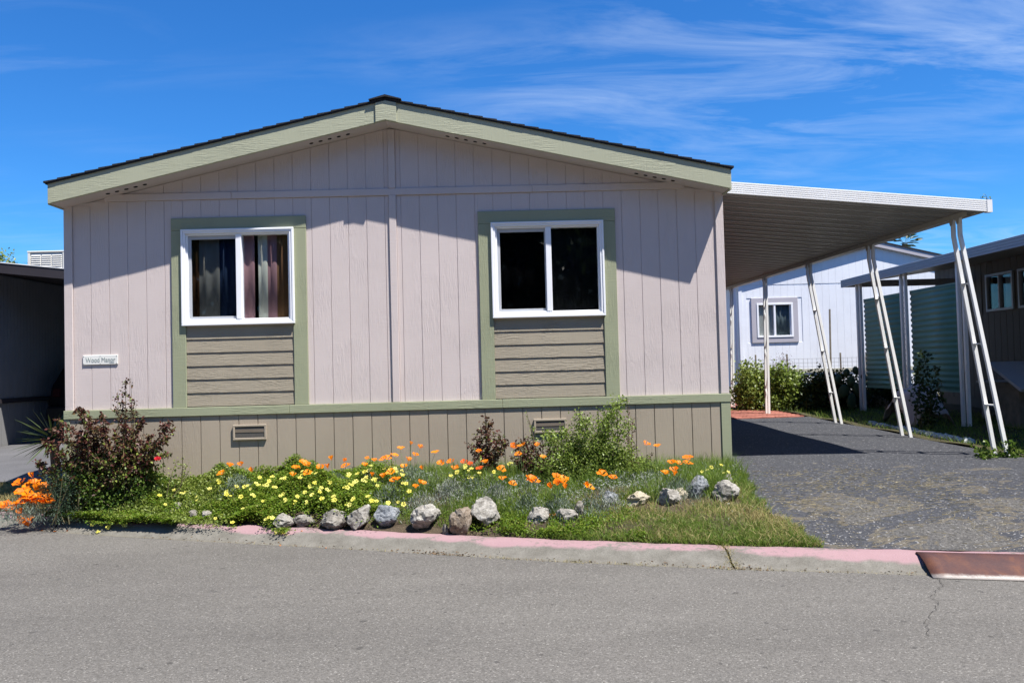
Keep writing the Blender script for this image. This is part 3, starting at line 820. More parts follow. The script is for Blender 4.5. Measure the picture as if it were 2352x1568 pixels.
for sgn in (1, -1):
    n = 25
    for k in range(n):
        t0, t1 = k / n, (k + 1) / n
        if sgn > 0: xa, xb = XL - 0.045 + (XM - XL + 0.045) * t0, XL - 0.045 + (XM - XL + 0.045) * t1
        else: xa, xb = XR + 0.045 - (XR + 0.045 - XM) * t0, XR + 0.045 - (XR + 0.045 - XM) * t1
        lo = 0.032; jit = random.uniform(-0.001, 0.001)
        pts = [(xa, roofz(xa) + FH + 0.006 + 0.006), (xb, roofz(xb) + FH + 0.0125), (xb, roofz(xb) + FH + 0.020), (xa, roofz(xa) + FH + lo)]
        if sgn < 0: pts = pts[::-1]
        MB().prism_y(pts, -0.326 + jit, DEPTH + 0.1).build('shingle_course', M_shingle, roof, origin=(xa, -0.33, roofz(xa) + FH))
m = MB(); w_ = 0.17
m.prism_y([(XM - w_, roofz(XM - w_) + FH + 0.034), (XM, ZR + FH + 0.030), (XM + w_, roofz(XM + w_) + FH + 0.034), (XM + w_, roofz(XM + w_) + FH + 0.044), (XM, ZR + FH + 0.052), (XM - w_, roofz(XM - w_) + FH + 0.044)], -0.345, DEPTH + 0.1)
m.build('ridge_shingle', M_shingle, roof)

# curtains behind the glass
def curtain(name, x0, x1, y, z0, z1, mat, label, amp=0.03, folds=5, ph=0.0):
    n = 48; V = []; Fc = []
    for i in range(n + 1):
        s = i / n; x = x0 + (x1 - x0) * s
        yy = y + amp * math.sin(s * folds * 2 * math.pi + ph) + amp * 0.3 * math.sin(s * folds * 5 + 1)
        V += [(x, yy, z0), (x + 0.01 * math.sin(s * 9), yy * 0.98 + y * 0.02, z1)]
        if i: Fc.append((2 * i - 2, 2 * i, 2 * i + 1, 2 * i - 1))
    me = mesh(name, [(a - (x0 + x1) / 2, b - y, c - z0) for a, b, c in V], Fc, mat, True)
    o = link(name, me, None, ((x0 + x1) / 2, y, z0))
    s = o.modifiers.new('thick', 'SOLIDIFY'); s.thickness = 0.003
    return props(o, label, 'curtain')
M_cur_cream = plain('cream_curtain', (0.56, 0.53, 0.44), 0.05, 5, 0.85)
M_cur_pink = plain('dusty_pink_curtain', (0.33, 0.17, 0.18), 0.05, 5, 0.85)
M_cur_brown = plain('brown_curtain', (0.16, 0.075, 0.03), 0.1, 5, 0.85)
M_gap_navy = plain('navy_gap_sheet', (0.05, 0.09, 0.18), 0.1, 5, 0.85)
zc0, zc1 = 1.68, 2.80
curtain('curtain', -3.36, -3.24, 0.057, zc0, zc1, M_cur_brown, 'dark brown curtain edge at the left side of the left window', 0.007, 2)
curtain('curtain', -3.25, -3.02, 0.060, zc0, zc1, M_cur_cream, 'cream curtain panel in the left pane of the left window', 0.007, 2)
curtain('curtain', -3.03, -2.84, 0.064, zc0, zc1, M_gap_navy, 'dark navy sheet added for the blue gap between the cream panel and the mullion of the left window', 0.007, 2)  # navy sheet colours in the blue gap between the curtains
curtain('curtain', -2.84, -2.64, 0.058, zc0, zc1, M_cur_pink, 'dusty pink curtain right beside the mullion of the left window', 0.007, 2)
curtain('curtain', -2.60, -2.50, 0.059, zc0, zc1, M_cur_cream, 'narrow cream curtain panel in the right pane of the left window', 0.007, 1)
curtain('curtain', -2.50, -2.40, 0.063, zc0, zc1, M_cur_pink, 'thin pink curtain fold right of the narrow cream panel', 0.007, 1)
curtain('curtain', -2.40, -2.19, 0.060, zc0, zc1, M_cur_brown, 'brown curtain at the right end of the left window', 0.007, 2)
def floral():
    t = NT('dark_floral_curtain'); v = t.coord(world=True)
    vo = t.n('ShaderNodeTexVoronoi'); vo.inputs['Scale'].default_value = 7; t.l(v, vo.inputs['Vector'])
    n = t.noise(v, 35, 4)
    d = t.math('ADD', vo.outputs['Distance'], t.math('MULTIPLY', n, 0.5))
    m = t.rng(d, 0.52, 0.42)
    col = t.mix(t.math('MULTIPLY', m, t.rng(t.noise(v, 3, 1), 0.45, 0.6)), (0.006, 0.006, 0.007), (0.045, 0.055, 0.055))
    return t.done(col, 0.9, 0.1)
M_cur_floral = floral()
curtain('curtain', -0.03, 1.14, 0.058, zc0, zc1, M_cur_floral, 'nearly black floral curtain filling the right window', 0.007, 9)

# name plate
sgn = thing('name_sign', (-4.283, -0.002, 1.338), 'small ivory name plate screwed to the pink siding at left', 'sign')
box('plate', -4.470, -4.096, -0.014, -0.0025, 1.338, 1.440, M_sign, sgn, 0.003)
def text(body, size, loc, parent, mat, name, width=None):
    cu = bpy.data.curves.new('lettering', 'FONT'); cu.body = body; cu.size = size; cu.extrude = 0.0012; cu.align_x = 'CENTER'
    to = bpy.data.objects.new('tmp', cu); COL.objects.link(to)
    bpy.context.view_layer.update()
    me = bpy.data.meshes.new_from_object(to.evaluated_get(bpy.context.evaluated_depsgraph_get()))
    bpy.data.objects.remove(to)
    me.materials.clear(); me.materials.append(mat)
    sx = 1.0
    if width:
        xs_ = [v.co.x for v in me.vertices]; sx = width / (max(xs_) - min(xs_))
    return link(name, me, parent, loc, (math.pi / 2, 0, 0), (sx, 1, 1))
text('Wood Manor', 0.072, (-4.279, -0.0155, 1.366), sgn, M_signtext, 'lettering', 0.315)
box('underline_mark', -4.185, -4.135, -0.0156, -0.0142, 1.353, 1.359, M_signtext, sgn)
sc_ = MB().tube([(0, 0.0015, 0), (0, -0.0015, 0)], 0.004, 8); scm = mesh('screw', sc_.v, sc_.f, M_wire)
for x in (-4.458, -4.283, -4.108):
    for z in (1.349, 1.429):
        link('screw', scm, sgn, (x, -0.0155, z))

# ================================================================== carport
cp = thing('carport', (4.1, 0.4, 0), 'white metal carport on leaning ladder posts beside the pink home', 'carport')
CX0, CX1 = XR + 0.035, 5.70
CY0, CY1 = 0.42, 11.3
def cz(x, y):   # underside of the pan roof
    return 3.16 - (x - CX0) * (0.30 / 3.2) + 0.0095 * (y - CY0)
pn = 34; pw = (CY1 - CY0 - 0.06) / pn
for k in range(pn):
    y0 = CY0 + 0.03 + k * pw; y1 = y0 + pw
    sec = [(0.004, 0.0), (pw * 0.36, 0.0), (pw * 0.40, -0.012), (pw * 0.44, 0.0), (pw * 0.84, 0.0), (pw * 0.86, 0.045), (pw * 0.96, 0.045), (pw - 0.004, 0.0)]
    m = MB(); V = []
    for x in (CX0, CX1 - 0.05):
        for dy, dz in sec: V.append((x, y0 + dy, cz(x, y0) + dz))
        for dy, dz in reversed(sec): V.append((x, y0 + dy, cz(x, y0) + dz + 0.003))
    n = len(sec) * 2
    m.add(V, [(i, (i + 1) % n, (i + 1) % n + n, i + n) for i in range(n)])
    m.build('roof_panel', M_croof, cp, origin=((CX0 + CX1) / 2, y0, cz(CX0, y0)))
# ribbed front fascia
fm = MB(); NR = 6; H = 0.138
sec = []
for k in range(NR):
    a, b = k / NR, (k + 1) / NR
    sec += [(-0.011, a + 0.02), (-0.011, b - 0.05), (-0.006, b - 0.025)]
for x in (CX0 - 0.03, CX1):
    pass
V = []
for x in (CX0 - 0.03, CX1):
    for dy, t in sec: V.append((x, CY0 + dy, cz(x, CY0) - 0.028 + H * t))
    for dy, t in reversed(sec): V.append((x, CY0 + 0.022, cz(x, CY0) - 0.028 + H * t))
n = len(sec) * 2
fm.add(V, [(i, (i + 1) % n, (i + 1) % n + n, i + n) for i in range(n)] + [tuple(range(n - 1, -1, -1)), tuple(range(n, 2 * n))])
fm.build('front_fascia', M_cfascia, cp)
zc = cz(CX1, CY0) - 0.028
box('fascia_end_cap', CX1 - 0.055, CX1 + 0.004, CY0 - 0.016, CY0 + 0.05, zc - 0.002, zc + H + 0.004, M_cfascia, cp)
# gutter along the outer edge and a hidden beam above the posts
m = MB(); gs = [(-0.07, 0.0), (0.0, 0.0), (0.012, 0.06), (0.012, 0.115), (-0.07, 0.115)]
V = []
for y in (CY0 + 0.02, CY1):
    for ddx, dz in gs: V.append((CX1 - 0.012 + ddx, y, cz(CX1, y) - 0.012 + dz))
n = 5
m.add(V, [(i, (i + 1) % n, (i + 1) % n + n, i + n) for i in range(n)] + [tuple(range(n)), tuple(range(2 * n - 1, n - 1, -1))])
m.build('gutter', M_gutter, cp)
m = MB(); V = []
for y in (CY0 + 0.2, CY1 - 0.1):
    for ddx, dz in ((-0.03, -0.055), (0.03, -0.055), (0.03, 0.0), (-0.03, 0.0)): V.append((5.50 + ddx, y, cz(5.5, y) + dz - 0.002))
m.add(V, [(0, 1, 5, 4), (1, 2, 6, 5), (2, 3, 7, 6), (3, 0, 4, 7), (3, 2, 1, 0), (4, 5, 6, 7)])
m.build('beam', M_gutter, cp)
POSTS = [(0.80, 5.92, 0), (3.08, 5.92, 0), (5.50, 5.92, 0), (7.92, 5.46, 1), (10.38, 5.44, 1)]
for py_, fx, lattice in POSTS:
    zt = cz(5.5, py_) - 0.058; zb_ = float(gz(fx, py_)) - 0.02
    p = thing('post', (fx, py_, zb_), None, None); p.parent = cp; p.location = p.location - cp.location
    zk = zt - 0.20; sp = 0.07; spb = 0.125 if not lattice else 0.08
    for s in (-1, 1):
        r = MB(); rs = 0.046
        xk = 5.50
        yy = py_ + s * sp
        r.bar((xk, yy, zt), (xk, yy, zk - 0.01), rs, 0.035, (0, 1, 0)); r.bar((xk, yy, zk), (fx, py_ + s * spb, zb_), rs, 0.036, (0, 1, 0))
        r.build('rail', M_cpost, p, bevel=0.003)
    if not lattice:
        for z in (2.05, 1.33, 0.60):
            f = (zk - z) / (zk - zb_); x = 5.5 + (fx - 5.5) * f
            sq = sp + (spb - sp) * f
            m = MB(); m.bar((x, py_ - sq, z), (x, py_ + sq, z), 0.05, 0.014)
            m.bar((x, py_ - sq + 0.01, z - 0.03), (x, py_ - sq + 0.04, z - 0.004), 0.03, 0.012)
            m.build('rung', M_cpost, p)
    else:
        zz = zk - 0.1; sgn_ = 1
        while zz > 0.55:
            f0_ = (zk - zz) / (zk - zb_); f1_ = (zk - zz + 0.36) / (zk - zb_)
            m = MB(); x0 = 5.5 + (fx - 5.5) * f0_; x1 = 5.5 + (fx - 5.5) * f1_
            m.tube([(x0, py_ - sp * sgn_, zz), ((x0 + x1) / 2, py_, zz - 0.20), (x1, py_ + sp * sgn_, zz - 0.36)], 0.012, 5)
            m.build('rung', M_cpost, p)
            zz -= 0.40; sgn_ = -sgn_
    for s in (-1, 1):
        MB().prism_x([(py_ + s * sp - 0.04, zt), (py_ + s * sp + 0.04, zt), (py_ + s * sp + 0.018, zt - 0.07), (py_ + s * sp - 0.018, zt - 0.07)], 5.47, 5.476).build('bracket', M_gutter, p)

# ================================================================== rusty kerb ramp
def ramp_x(x): return x
rp = []; ang = math.atan2(yb(3.9) - yb(3.0), 0.9)
ramp = None
rx0, rx1 = 3.03, 4.95
n = 24; kx = np.linspace(rx0, rx1, n)
secr = [(0.27, -0.262), (0.245, -0.236), (0.19, -0.243), (0.10, -0.278), (0.0, -0.322), (-0.075, -0.344)]
X = np.repeat(kx[None], len(secr), 0) - np.array([0.0, 0.0, 0.005, 0.02, 0.05, 0.075])[:, None] * 0.6
Y = np.stack([yb(kx) + s[0] for s in secr]); Z = np.stack([np.full(n, s[1]) for s in secr])
acc = np.linspace(1.05, 0.0, len(secr))
ramp = grid('kerb_ramp', X[::-1], Y[::-1], Z[::-1], M_rust, kind=None, attr=np.repeat(acc[::-1][:, None], n, 1), smooth=False)
mod = ramp.modifiers.new('thick', 'SOLIDIFY'); mod.thickness = 0.008; mod.offset = -1
props(ramp, 'rusty bent steel ramp plate lying over the kerb at right', 'kerb ramp')

# ================================================================== stones
ROCKPOS = []
def rock(px0, px1, py0, py1, kind, label, seed, boxy=0.0):
    r = np.random.default_rng(seed)
    pxc = (px0 + px1) / 2
    base = hit(pxc, py1 - 2)
    dist = np.linalg.norm(base - EYE)
    w = (px1 - px0) / FPX * dist / 2 * 1.02; h = (py1 - py0) / FPX * dist
    import bmesh
    from mathutils import noise as mn
    bm = bmesh.new(); bmesh.ops.create_icosphere(bm, subdivisions=4, radius=1.0)
    cuts = [unit(r.normal(size=3)) for _ in range(14)]; off = r.uniform(0.55, 0.92, 14)
    tw = r.uniform(-0.5, 0.5); sd = Vector(r.uniform(-50, 50, 3))
    for v in bm.verts:
        p = np.array(v.co)
        if boxy: p = np.sign(p) * np.abs(p) ** (1 - boxy)
        for c, o in zip(cuts, off):
            s = p @ c
            if s > o: p = p - c * (s - o) * 0.9
        q = Vector(p)
        k = 1 + 0.16 * mn.fractal(q * 1.6 + sd, 1.0, 2.0, 3) - 0.16 * abs(mn.noise(q * 2.6 + sd)) + 0.07 * mn.fractal(q * 6 + sd, 0.9, 2.0, 4)
        p = p * k
        p[2] = p[2] + tw * p[0] * 0.35
        v.co = Vector(p)
    P = np.array([v.co for v in bm.verts]); lo, hi = P.min(0), P.max(0)
    depth = max(0.5 * w, min(w, h * 0.75))
    for v in bm.verts:
        q = (np.array(v.co) - (lo + hi) / 2) / ((hi - lo) / 2)
        v.co = Vector((q[0] * w, q[1] * depth, (q[2] + 0.80) * h * 0.56))
    me = bpy.data.meshes.new('garden_rock'); bm.to_mesh(me); bm.free()
    me.materials.append(M_rock[kind]); me.polygons.foreach_set('use_smooth', [True] * len(me.polygons))
    loc = base + np.array([0, depth * 0.6, 0]); z = float(gz(loc[0], loc[1])) - 0.01
    z = min(z, base[2] + 0.02)
    ROCKPOS.append((base[0], base[1], w, h))
    o = link('garden_rock', me, None, (base[0], base[1] + depth * 0.5, z))
    try:
        me.set_sharp_from_angle(angle=math.radians(24))
    except Exception: pass
    return props(o, label, 'rock', 'rocks edging the flower bed')
def c2(x, y): return (x * 0.3255, 803.9 + y * 0.3255)
def c3(x, y): return (612.5 + x * 0.3255, 842.2 + y * 0.3255)
def c4(x, y): return (1071.8 + x * 0.3255, 842.2 + y * 0.3255)
ROCKS = [
    (c3, 55, 190, 1040, 1145, 'white', 'weathered pale rock half hidden by yellow flowers, leftmost of the kerb row'),
    (c3, 185, 335, 1062, 1140, 'grey', 'mossy low rock left of the rounded brown-grey rock'),
    (c3, 365, 555, 1025, 1158, 'grey', 'rounded brown-grey rock behind the pink kerb'),
    (c3, 565, 725, 1003, 1155, 'white', 'upright pale grey rock right of the rounded brown-grey rock'),
    (c3, 752, 930, 1005, 1140, 'blue', 'dark blue-grey rock with a shaded underside'),
    (c3, 1008, 1225, 1003, 1165, 'white', 'wide whitish rock left of the brown banded rock'),
    (c3, 1238, 1288, 1110, 1192, 'grey', 'smallest pale stone wedged beside the brown banded rock'),
    (c3, 1290, 1450, 1018, 1192, 'brown', 'angular brown banded rock standing behind the kerb'),
    (c3, 1432, 1650, 948, 1150, 'white', 'largest white rock with grass growing over its foot'),
    (c3, 1838, 2000, 1012, 1125, 'white', 'low pale rock sunk in grass right of the largest white rock'),
    (c3, 2050, 2197, 1018, 1115, 'white', 'small whitish domed rock in the grass'),
    (c3, 2170, 2245, 955, 1065, 'grey', 'dim grey rock behind weeds, above the small domed rock'),
    (c4, 965, 1078, 885, 990, 'blue', 'pale blue-grey rock among weeds left of the flat cream rock'),
    (c4, 1138, 1297, 893, 995, 'tan', 'flat-topped cream rock in the grass'),
    (c4, 1358, 1517, 873, 1012, 'white', 'rough white rock with a tan stone leaning on it'),
    (c4, 1468, 1567, 863, 970, 'tan', 'smooth tan stone tucked behind the rough white rock'),
    (c4, 1552, 1717, 788, 948, 'blue', 'striped grey rock leaning left near the home corner'),
    (c4, 1748, 1932, 815, 955, 'white', 'craggy pale rock at the right end of the bed'),
    (c4, 1785, 1888, 758, 835, 'grey', 'small grey rock at the foot of the sage corner board'),
    (c2, 1180, 1285, 1100, 1168, 'grey', 'lone grey rock sunk in the green ground cover'),
    (c2, 1333, 1390, 1148, 1215, 'grey', 'narrow rock at a dark gap in the ground cover'),
    (c2, 1412, 1495, 1158, 1222, 'white', 'small pale rock poking from the ground cover near the kerb'),
]
for i, (fn, a, b, c, d, kd, lb) in enumerate(ROCKS):
    x0, y0 = fn(a, c); x1, y1 = fn(b, d)
    rock(x0, x1, y0, y1, kd, lb, 100 + i, 0.25 if kd == 'brown' else 0.0)

# ================================================================== planting
def cover_h(x, y):
    D = y - yk(x)
    base = 0.14 + 0.055 * np.sin(x * 2.9 + 0.4) * np.sin(y * 3.3 + x) + 0.035 * np.sin(x * 7.7 + y * 5)
    rise = np.clip((D + 0.35) / 0.45, 0.4, 1)
    return np.maximum(0.035, base * rise + 0.10 * np.clip((D - 0.25) / 0.6, 0, 1) * np.exp(-((x + 2.1) / 1.1) ** 2))
RKX = np.array(sorted(ROCKPOS))
def behind_rocks(x, y):      # the bed plants stop at the row of rocks
    k = RKX[:, 0] > -1.5
    return np.where((x > -1.3) & (y < np.interp(x, RKX[k, 0], RKX[k, 1]) + 0.04), 0.04, 1.0)
def bed_points(n, x0, x1, dmin, dmax_y, dens=None):
    """points in the bed between x0..x1, from dmin behind the kerb to y = dmax_y"""
    out = []
    while sum(len(o) for o in out) < n:
        x = RNG.uniform(x0, x1, n); y = RNG.uniform(-3.0, 0.3, n)
        ok = (y - yk(x) > dmin) & (y < np.maximum(dmax_y, yk(x) + 0.15)) & (x < bed_edge(y) - 0.0)
        if dens is not None: ok &= RNG.random(n) < dens(x, y)
        for rx_, ry_, rw_, rh_ in ROCKPOS:
            ok &= ~((np.abs(x - rx_) < rw_ * 0.95) & (y > ry_ - 0.17) & (y < ry_ + rw_) & (RNG.random(n) < 0.82))
        out.append(np.stack([x[ok], y[ok]], 1))
    return np.concatenate(out)[:n]
def patchy(x, y, s=3.0, k=0.0):
    return 0.5 + 0.5 * np.sin(x * s + 1.7 * np.sin(y * s * 1.3 + k)) * np.sin(y * s * 1.1 + 1.3 * np.sin(x * s * 0.8 + k))
def near_rock(x, y):
    return None
# clover-like ground cover on the left half, spilling over the kerb
def dens_cover(x, y):
    f = np.clip((-0.95 - x) / 0.7, 0, 1)
    D = y - yk(x)
    gap = np.where((x > -2.12 + 0.1 * np.sin(x * 17)) & (x < -0.9) & (D < 0.20), 0.10, 1.0)
    gap = np.where((x < -3.25 + 0.25 * np.sin(x * 9)) | (D > -0.07 - 0.05 * np.sin(x * 14)), gap, 0.0)
    gap = gap * np.where((x < -2.1) & (D < 0.3), 1.6, 1.0)
    return f * gap * (0.35 + 0.65 * patchy(x, y, 4.0))
P = bed_points(115000, -4.75, -0.2, -0.26, -0.02, dens_cover)
hc = cover_h(P[:, 0], P[:, 1]) * (0.55 + 0.75 * patchy(P[:, 0], P[:, 1], 9.0, 0.7))
fz = RNG.beta(2.2, 1.0, len(P))
C = np.c_[P, np.where(P[:, 1] < yk(P[:, 0]), -0.25 + 0.02, gz(P[:, 0], P[:, 1])) + hc * fz]
dd = balldir(len(C), 0.0); dd[:, 2] *= 0.5
me = leaf_mesh('ground_cover', C, dd, RNG.uniform(0.014, 0.030, len(C)), RNG.uniform(0.012, 0.024, len(C)), M_leaf_cover, 0.2, flat=0.8)
props(link('ground_cover', me), 'low bright green clover-like ground cover on the left half of the bed', 'ground cover', kind='stuff')
# olive wiry cover at far left front
P = bed_points(20000, -4.6, -2.6, -0.25, -0.10, lambda x, y: (0.3 + 0.7 * patchy(x, y, 5)) * np.clip((-2.6 - x) / 0.6, 0, 1))
C = np.c_[P, np.maximum(gz(P[:, 0], P[:, 1]), -0.25) + cover_h(P[:, 0], P[:, 1]) * RNG.uniform(0.6, 1.25, len(P))]
me = leaf_mesh('low_herb', C, balldir(len(C), 0.3), RNG.uniform(0.016, 0.034, len(C)), RNG.uniform(0.012, 0.02, len(C)), M_leaf_olive, 0.2)
props(link('low_herb', me), 'olive green wiry herb spreading under the dark rose bush at left', 'herb', kind='stuff')
# low green weeds between and in front of the middle rocks
P = bed_points(9000, -1.2, 1.15, 0.01, -0.9, lambda x, y: np.clip(1.1 - (y - yk(x)) / 0.75, 0, 1) * np.clip(patchy(x, y, 4.5, 2.2) * 1.5 - 0.15 - 0.5 * (x < -0.35), 0, 1))
C = np.c_[P, gz(P[:, 0], P[:, 1]) + RNG.uniform(0.01, 0.09, len(P)) * (0.4 + 0.6 * patchy(P[:, 0], P[:, 1], 4.5, 2.2))]
dd = balldir(len(C), 0.1)
me = leaf_mesh('low_weeds', C, dd, RNG.uniform(0.012, 0.03, len(C)), RNG.uniform(0.008, 0.018, len(C)), M_leaf_cover, 0.2, flat=0.6)
props(link('low_weeds', me), 'low green weeds between the middle rocks and the pink kerb', 'weeds', kind='stuff')
# fine grassy weeds in the middle and right of the bed
P = bed_points(30000, -1.7, 2.45, 0.08, -0.02, lambda x, y: np.clip(patchy(x, y, 3.4, 1.0) * 1.3 - 0.15, 0.05, 1) * np.clip((x + 1.7) / 0.8, 0, 1) * behind_rocks(x, y))
C = np.c_[P, gz(P[:, 0], P[:, 1])]
me = blade_mesh('weedy_grass', C, updir(len(C), 0.35), RNG.uniform(0.07, 0.30, len(C)) * (0.40 + 0.60 * np.clip((P[:, 1] - yk(P[:, 0])) / 1.2, 0, 1)), RNG.uniform(0.003, 0.006, len(C)), M_grass, 0.8)
props(link('weedy_grass', me), 'fine green grassy weeds filling the middle of the bed', 'weeds', kind='stuff')
# low grey-green herb between the poppies
P = bed_points(9000, -1.7, 2.35, 0.35, -0.03, lambda x, y: np.clip(patchy(x, y, 2.6, 2.0) * 1.5 - 0.35, 0, 1) * behind_rocks(x, y))
C = np.c_[P, gz(P[:, 0], P[:, 1]) + RNG.uniform(0.02, 0.19, len(P)) * (0.4 + 0.6 * patchy(P[:, 0], P[:, 1], 2.6, 2.0))]
me = leaf_mesh('grey_herb', C, balldir(len(C), 0.6), RNG.uniform(0.018, 0.045, len(C)), RNG.uniform(0.004, 0.010, len(C)), M_leaf_silver, 0.15)
props(link('grey_herb', me), 'silvery grey feathery herb growing between the poppies', 'herb', kind='stuff')
# grass verge along the kerb at right
def dens_verge(x, y):
    D = y - yk(x)
    return np.clip((x - 0.0) / 0.5, 0.05, 1) * np.clip(1.25 - D / 0.85, 0, 1) + np.clip((x - 2.05) / 0.3, 0, 1) * (y > -1.9)
P = bed_points(27000, -0.3, 2.8, 0.0, -0.05, lambda x, y: dens_verge(x, y) * (0.25 + 0.75 * patchy(x, y, 5, 0.5)) * (1 - 0.93 * np.exp(-((x - 2.1) / 0.45) ** 2 - ((y - yk(x) - 0.62) / 0.25) ** 2)))
C = np.c_[P, gz(P[:, 0], P[:, 1]) - 0.005]
me = blade_mesh('verge_grass', C, updir(len(C), 0.5), RNG.uniform(0.025, 0.095, len(C)), RNG.uniform(0.003, 0.006, len(C)), M_grass, 0.9)
props(link('verge_grass', me), 'short green grass along the kerb at the right end of the bed', 'grass', kind='stuff')
P = bed_points(10000, 0.2, 2.85, 0.02, -0.3, lambda x, y: np.clip((x - 0.4) / 0.8, 0, 1) * np.clip(patchy(x, y, 2.4, 3.0) * 1.2 - 0.2 + 0.9 * np.exp(-((x - 2.15) / 0.42) ** 2 - ((y - yk(x) - 0.62) / 0.28) ** 2), 0, 1) * np.clip(1.4 - (y - yk(x)) / 1.3, 0, 1))
C = np.c_[P, gz(P[:, 0], P[:, 1]) + 0.002]
d = updir(len(C), 0.9)
me = blade_mesh('dry_grass', C, d, RNG.uniform(0.03, 0.11, len(C)), RNG.uniform(0.003, 0.005, len(C)), M_dry, 1.0)
props(link('dry_grass', me), 'straw coloured dry grass between the rocks and the kerb at right', 'grass', kind='stuff')
# dry grass at the left street corner
N = 9000; x = RNG.uniform(-6.8, -4.9, N); y = yk(x) + RNG.uniform(0.10, 0.72, N)
C = np.c_[x, y, gz(x, y) - 0.045]
me = blade_mesh('corner_grass', C, updir(N, 0.6), RNG.uniform(0.03, 0.12, N), RNG.uniform(0.003, 0.005, N), M_dry, 1.0)
props(link('corner_grass', me), 'dry grass strip beside the neighbouring driveway at far left', 'grass', kind='stuff')
# straw and clippings blown over the driveway
N = 5200; x = RNG.normal(3.3, 0.95, N); y = RNG.normal(-1.35, 0.75, N)
k = (x > 2.4) & (x < 7.5) & (y > yk(x)) & (y < 0.9) & (RNG.random(N) < 0.15 + 0.85 * patchy(x, y, 3.2, 0.3))
x, y = x[k], y[k]; N = len(x)
d = RNG.normal(size=(N, 3)); d[:, 0] *= 1.7; d[:, 2] = np.abs(d[:, 2]) * 0.08
me = blade_mesh('straw_litter', np.c_[x, y, gz(x, y) + 0.008], d, RNG.uniform(0.02, 0.09, N), RNG.uniform(0.002, 0.004, N), M_straw, 0.2)
props(link('straw_litter', me), 'dry straw clippings scattered over the worn driveway', 'straw', kind='stuff')
# loose gravel on the worn strip
N = 1300; x = RNG.uniform(2.5, 6.8, N); D = np.abs(RNG.normal(0, 0.55, N)); y = yk(x) + 0.02 + D
s = RNG.uniform(0.003, 0.009, N)
oct_ = np.array([[1, 0, 0], [-1, 0, 0], [0, 1, 0], [0, -1, 0], [0, 0, 0.8], [0, 0, -0.3]])
V = (np.c_[x, y, gz(x, y) + 0.002][:, None] + oct_[None] * s[:, None, None] * RNG.uniform(0.6, 1.3, (N, 6, 1))).reshape(-1, 3)
ft = np.array([[0, 2, 4], [2, 1, 4], [1, 3, 4], [3, 0, 4]])
me = fast_mesh('gravel', V, (np.arange(N)[:, None, None] * 6 + ft[None]).reshape(-1, 3), plain('loose_gravel', (0.20, 0.188, 0.165), 0.5, 40, 0.9))
props(link('gravel', me), 'loose pale gravel on the driveway behind the kerb', 'gravel', kind='stuff')
# brown leaf litter caught in the gutter
N = 420; x = np.concatenate([RNG.uniform(-3.5, 3.0, 240), RNG.normal(-0.55, 0.14, 120), RNG.normal(1.8, 0.1, 60)]); y = yb(x) + np.abs(RNG.normal(0.015, 0.03, N))
d = RNG.normal(size=(N, 3)); d[:, 2] = np.abs(d[:, 2]) * 0.12
me = leaf_mesh('leaf_litter', np.c_[x, y, np.interp(y - yb(x), [p[0] for p in prof[:8]], [p[1] for p in prof[:8]]) + 0.004], d, RNG.uniform(0.008, 0.035, N), RNG.uniform(0.004, 0.012, N), leafmat('dead_leaf', (0.06, 0.035, 0.018), (0.16, 0.10, 0.05), 0.1, 0.7, 0.2), 0.2)
props(link('leaf_litter', me), 'brown leaf litter lying in the gutter below the kerb', 'leaf litter', kind='stuff')
# weeds along the gutter line and in the kerb joint
gxs = np.concatenate([RNG.uniform(-2.5, 3.0, 260), RNG.normal(1.72, 0.03, 260), RNG.normal(0.55, 0.06, 60), RNG.normal(1.0, 0.10, 60), RNG.normal(0.0, 0.05, 50), RNG.normal(1.75, 0.16, 90)])
gys = np.concatenate([yb(gxs[:260]) + RNG.normal(0.0, 0.008, 260), yb(gxs[260:520]) + RNG.uniform(0.0, 0.34, 260), yb(gxs[520:]) + RNG.normal(0.0, 0.012, len(gxs) - 520)])
gzs = np.interp(gys - yb(gxs), [p[0] for p in prof[:8]], [p[1] for p in prof[:8]]) - 0.006
me = blade_mesh('kerb_weeds', np.c_[gxs, gys, gzs], updir(len(gxs), 0.8), RNG.uniform(0.012, 0.05, len(gxs)), 0.003, M_dry, 1.0)
props(link('kerb_weeds', me), 'thin dry weeds in the gutter line and kerb joint', 'weeds', kind='stuff')

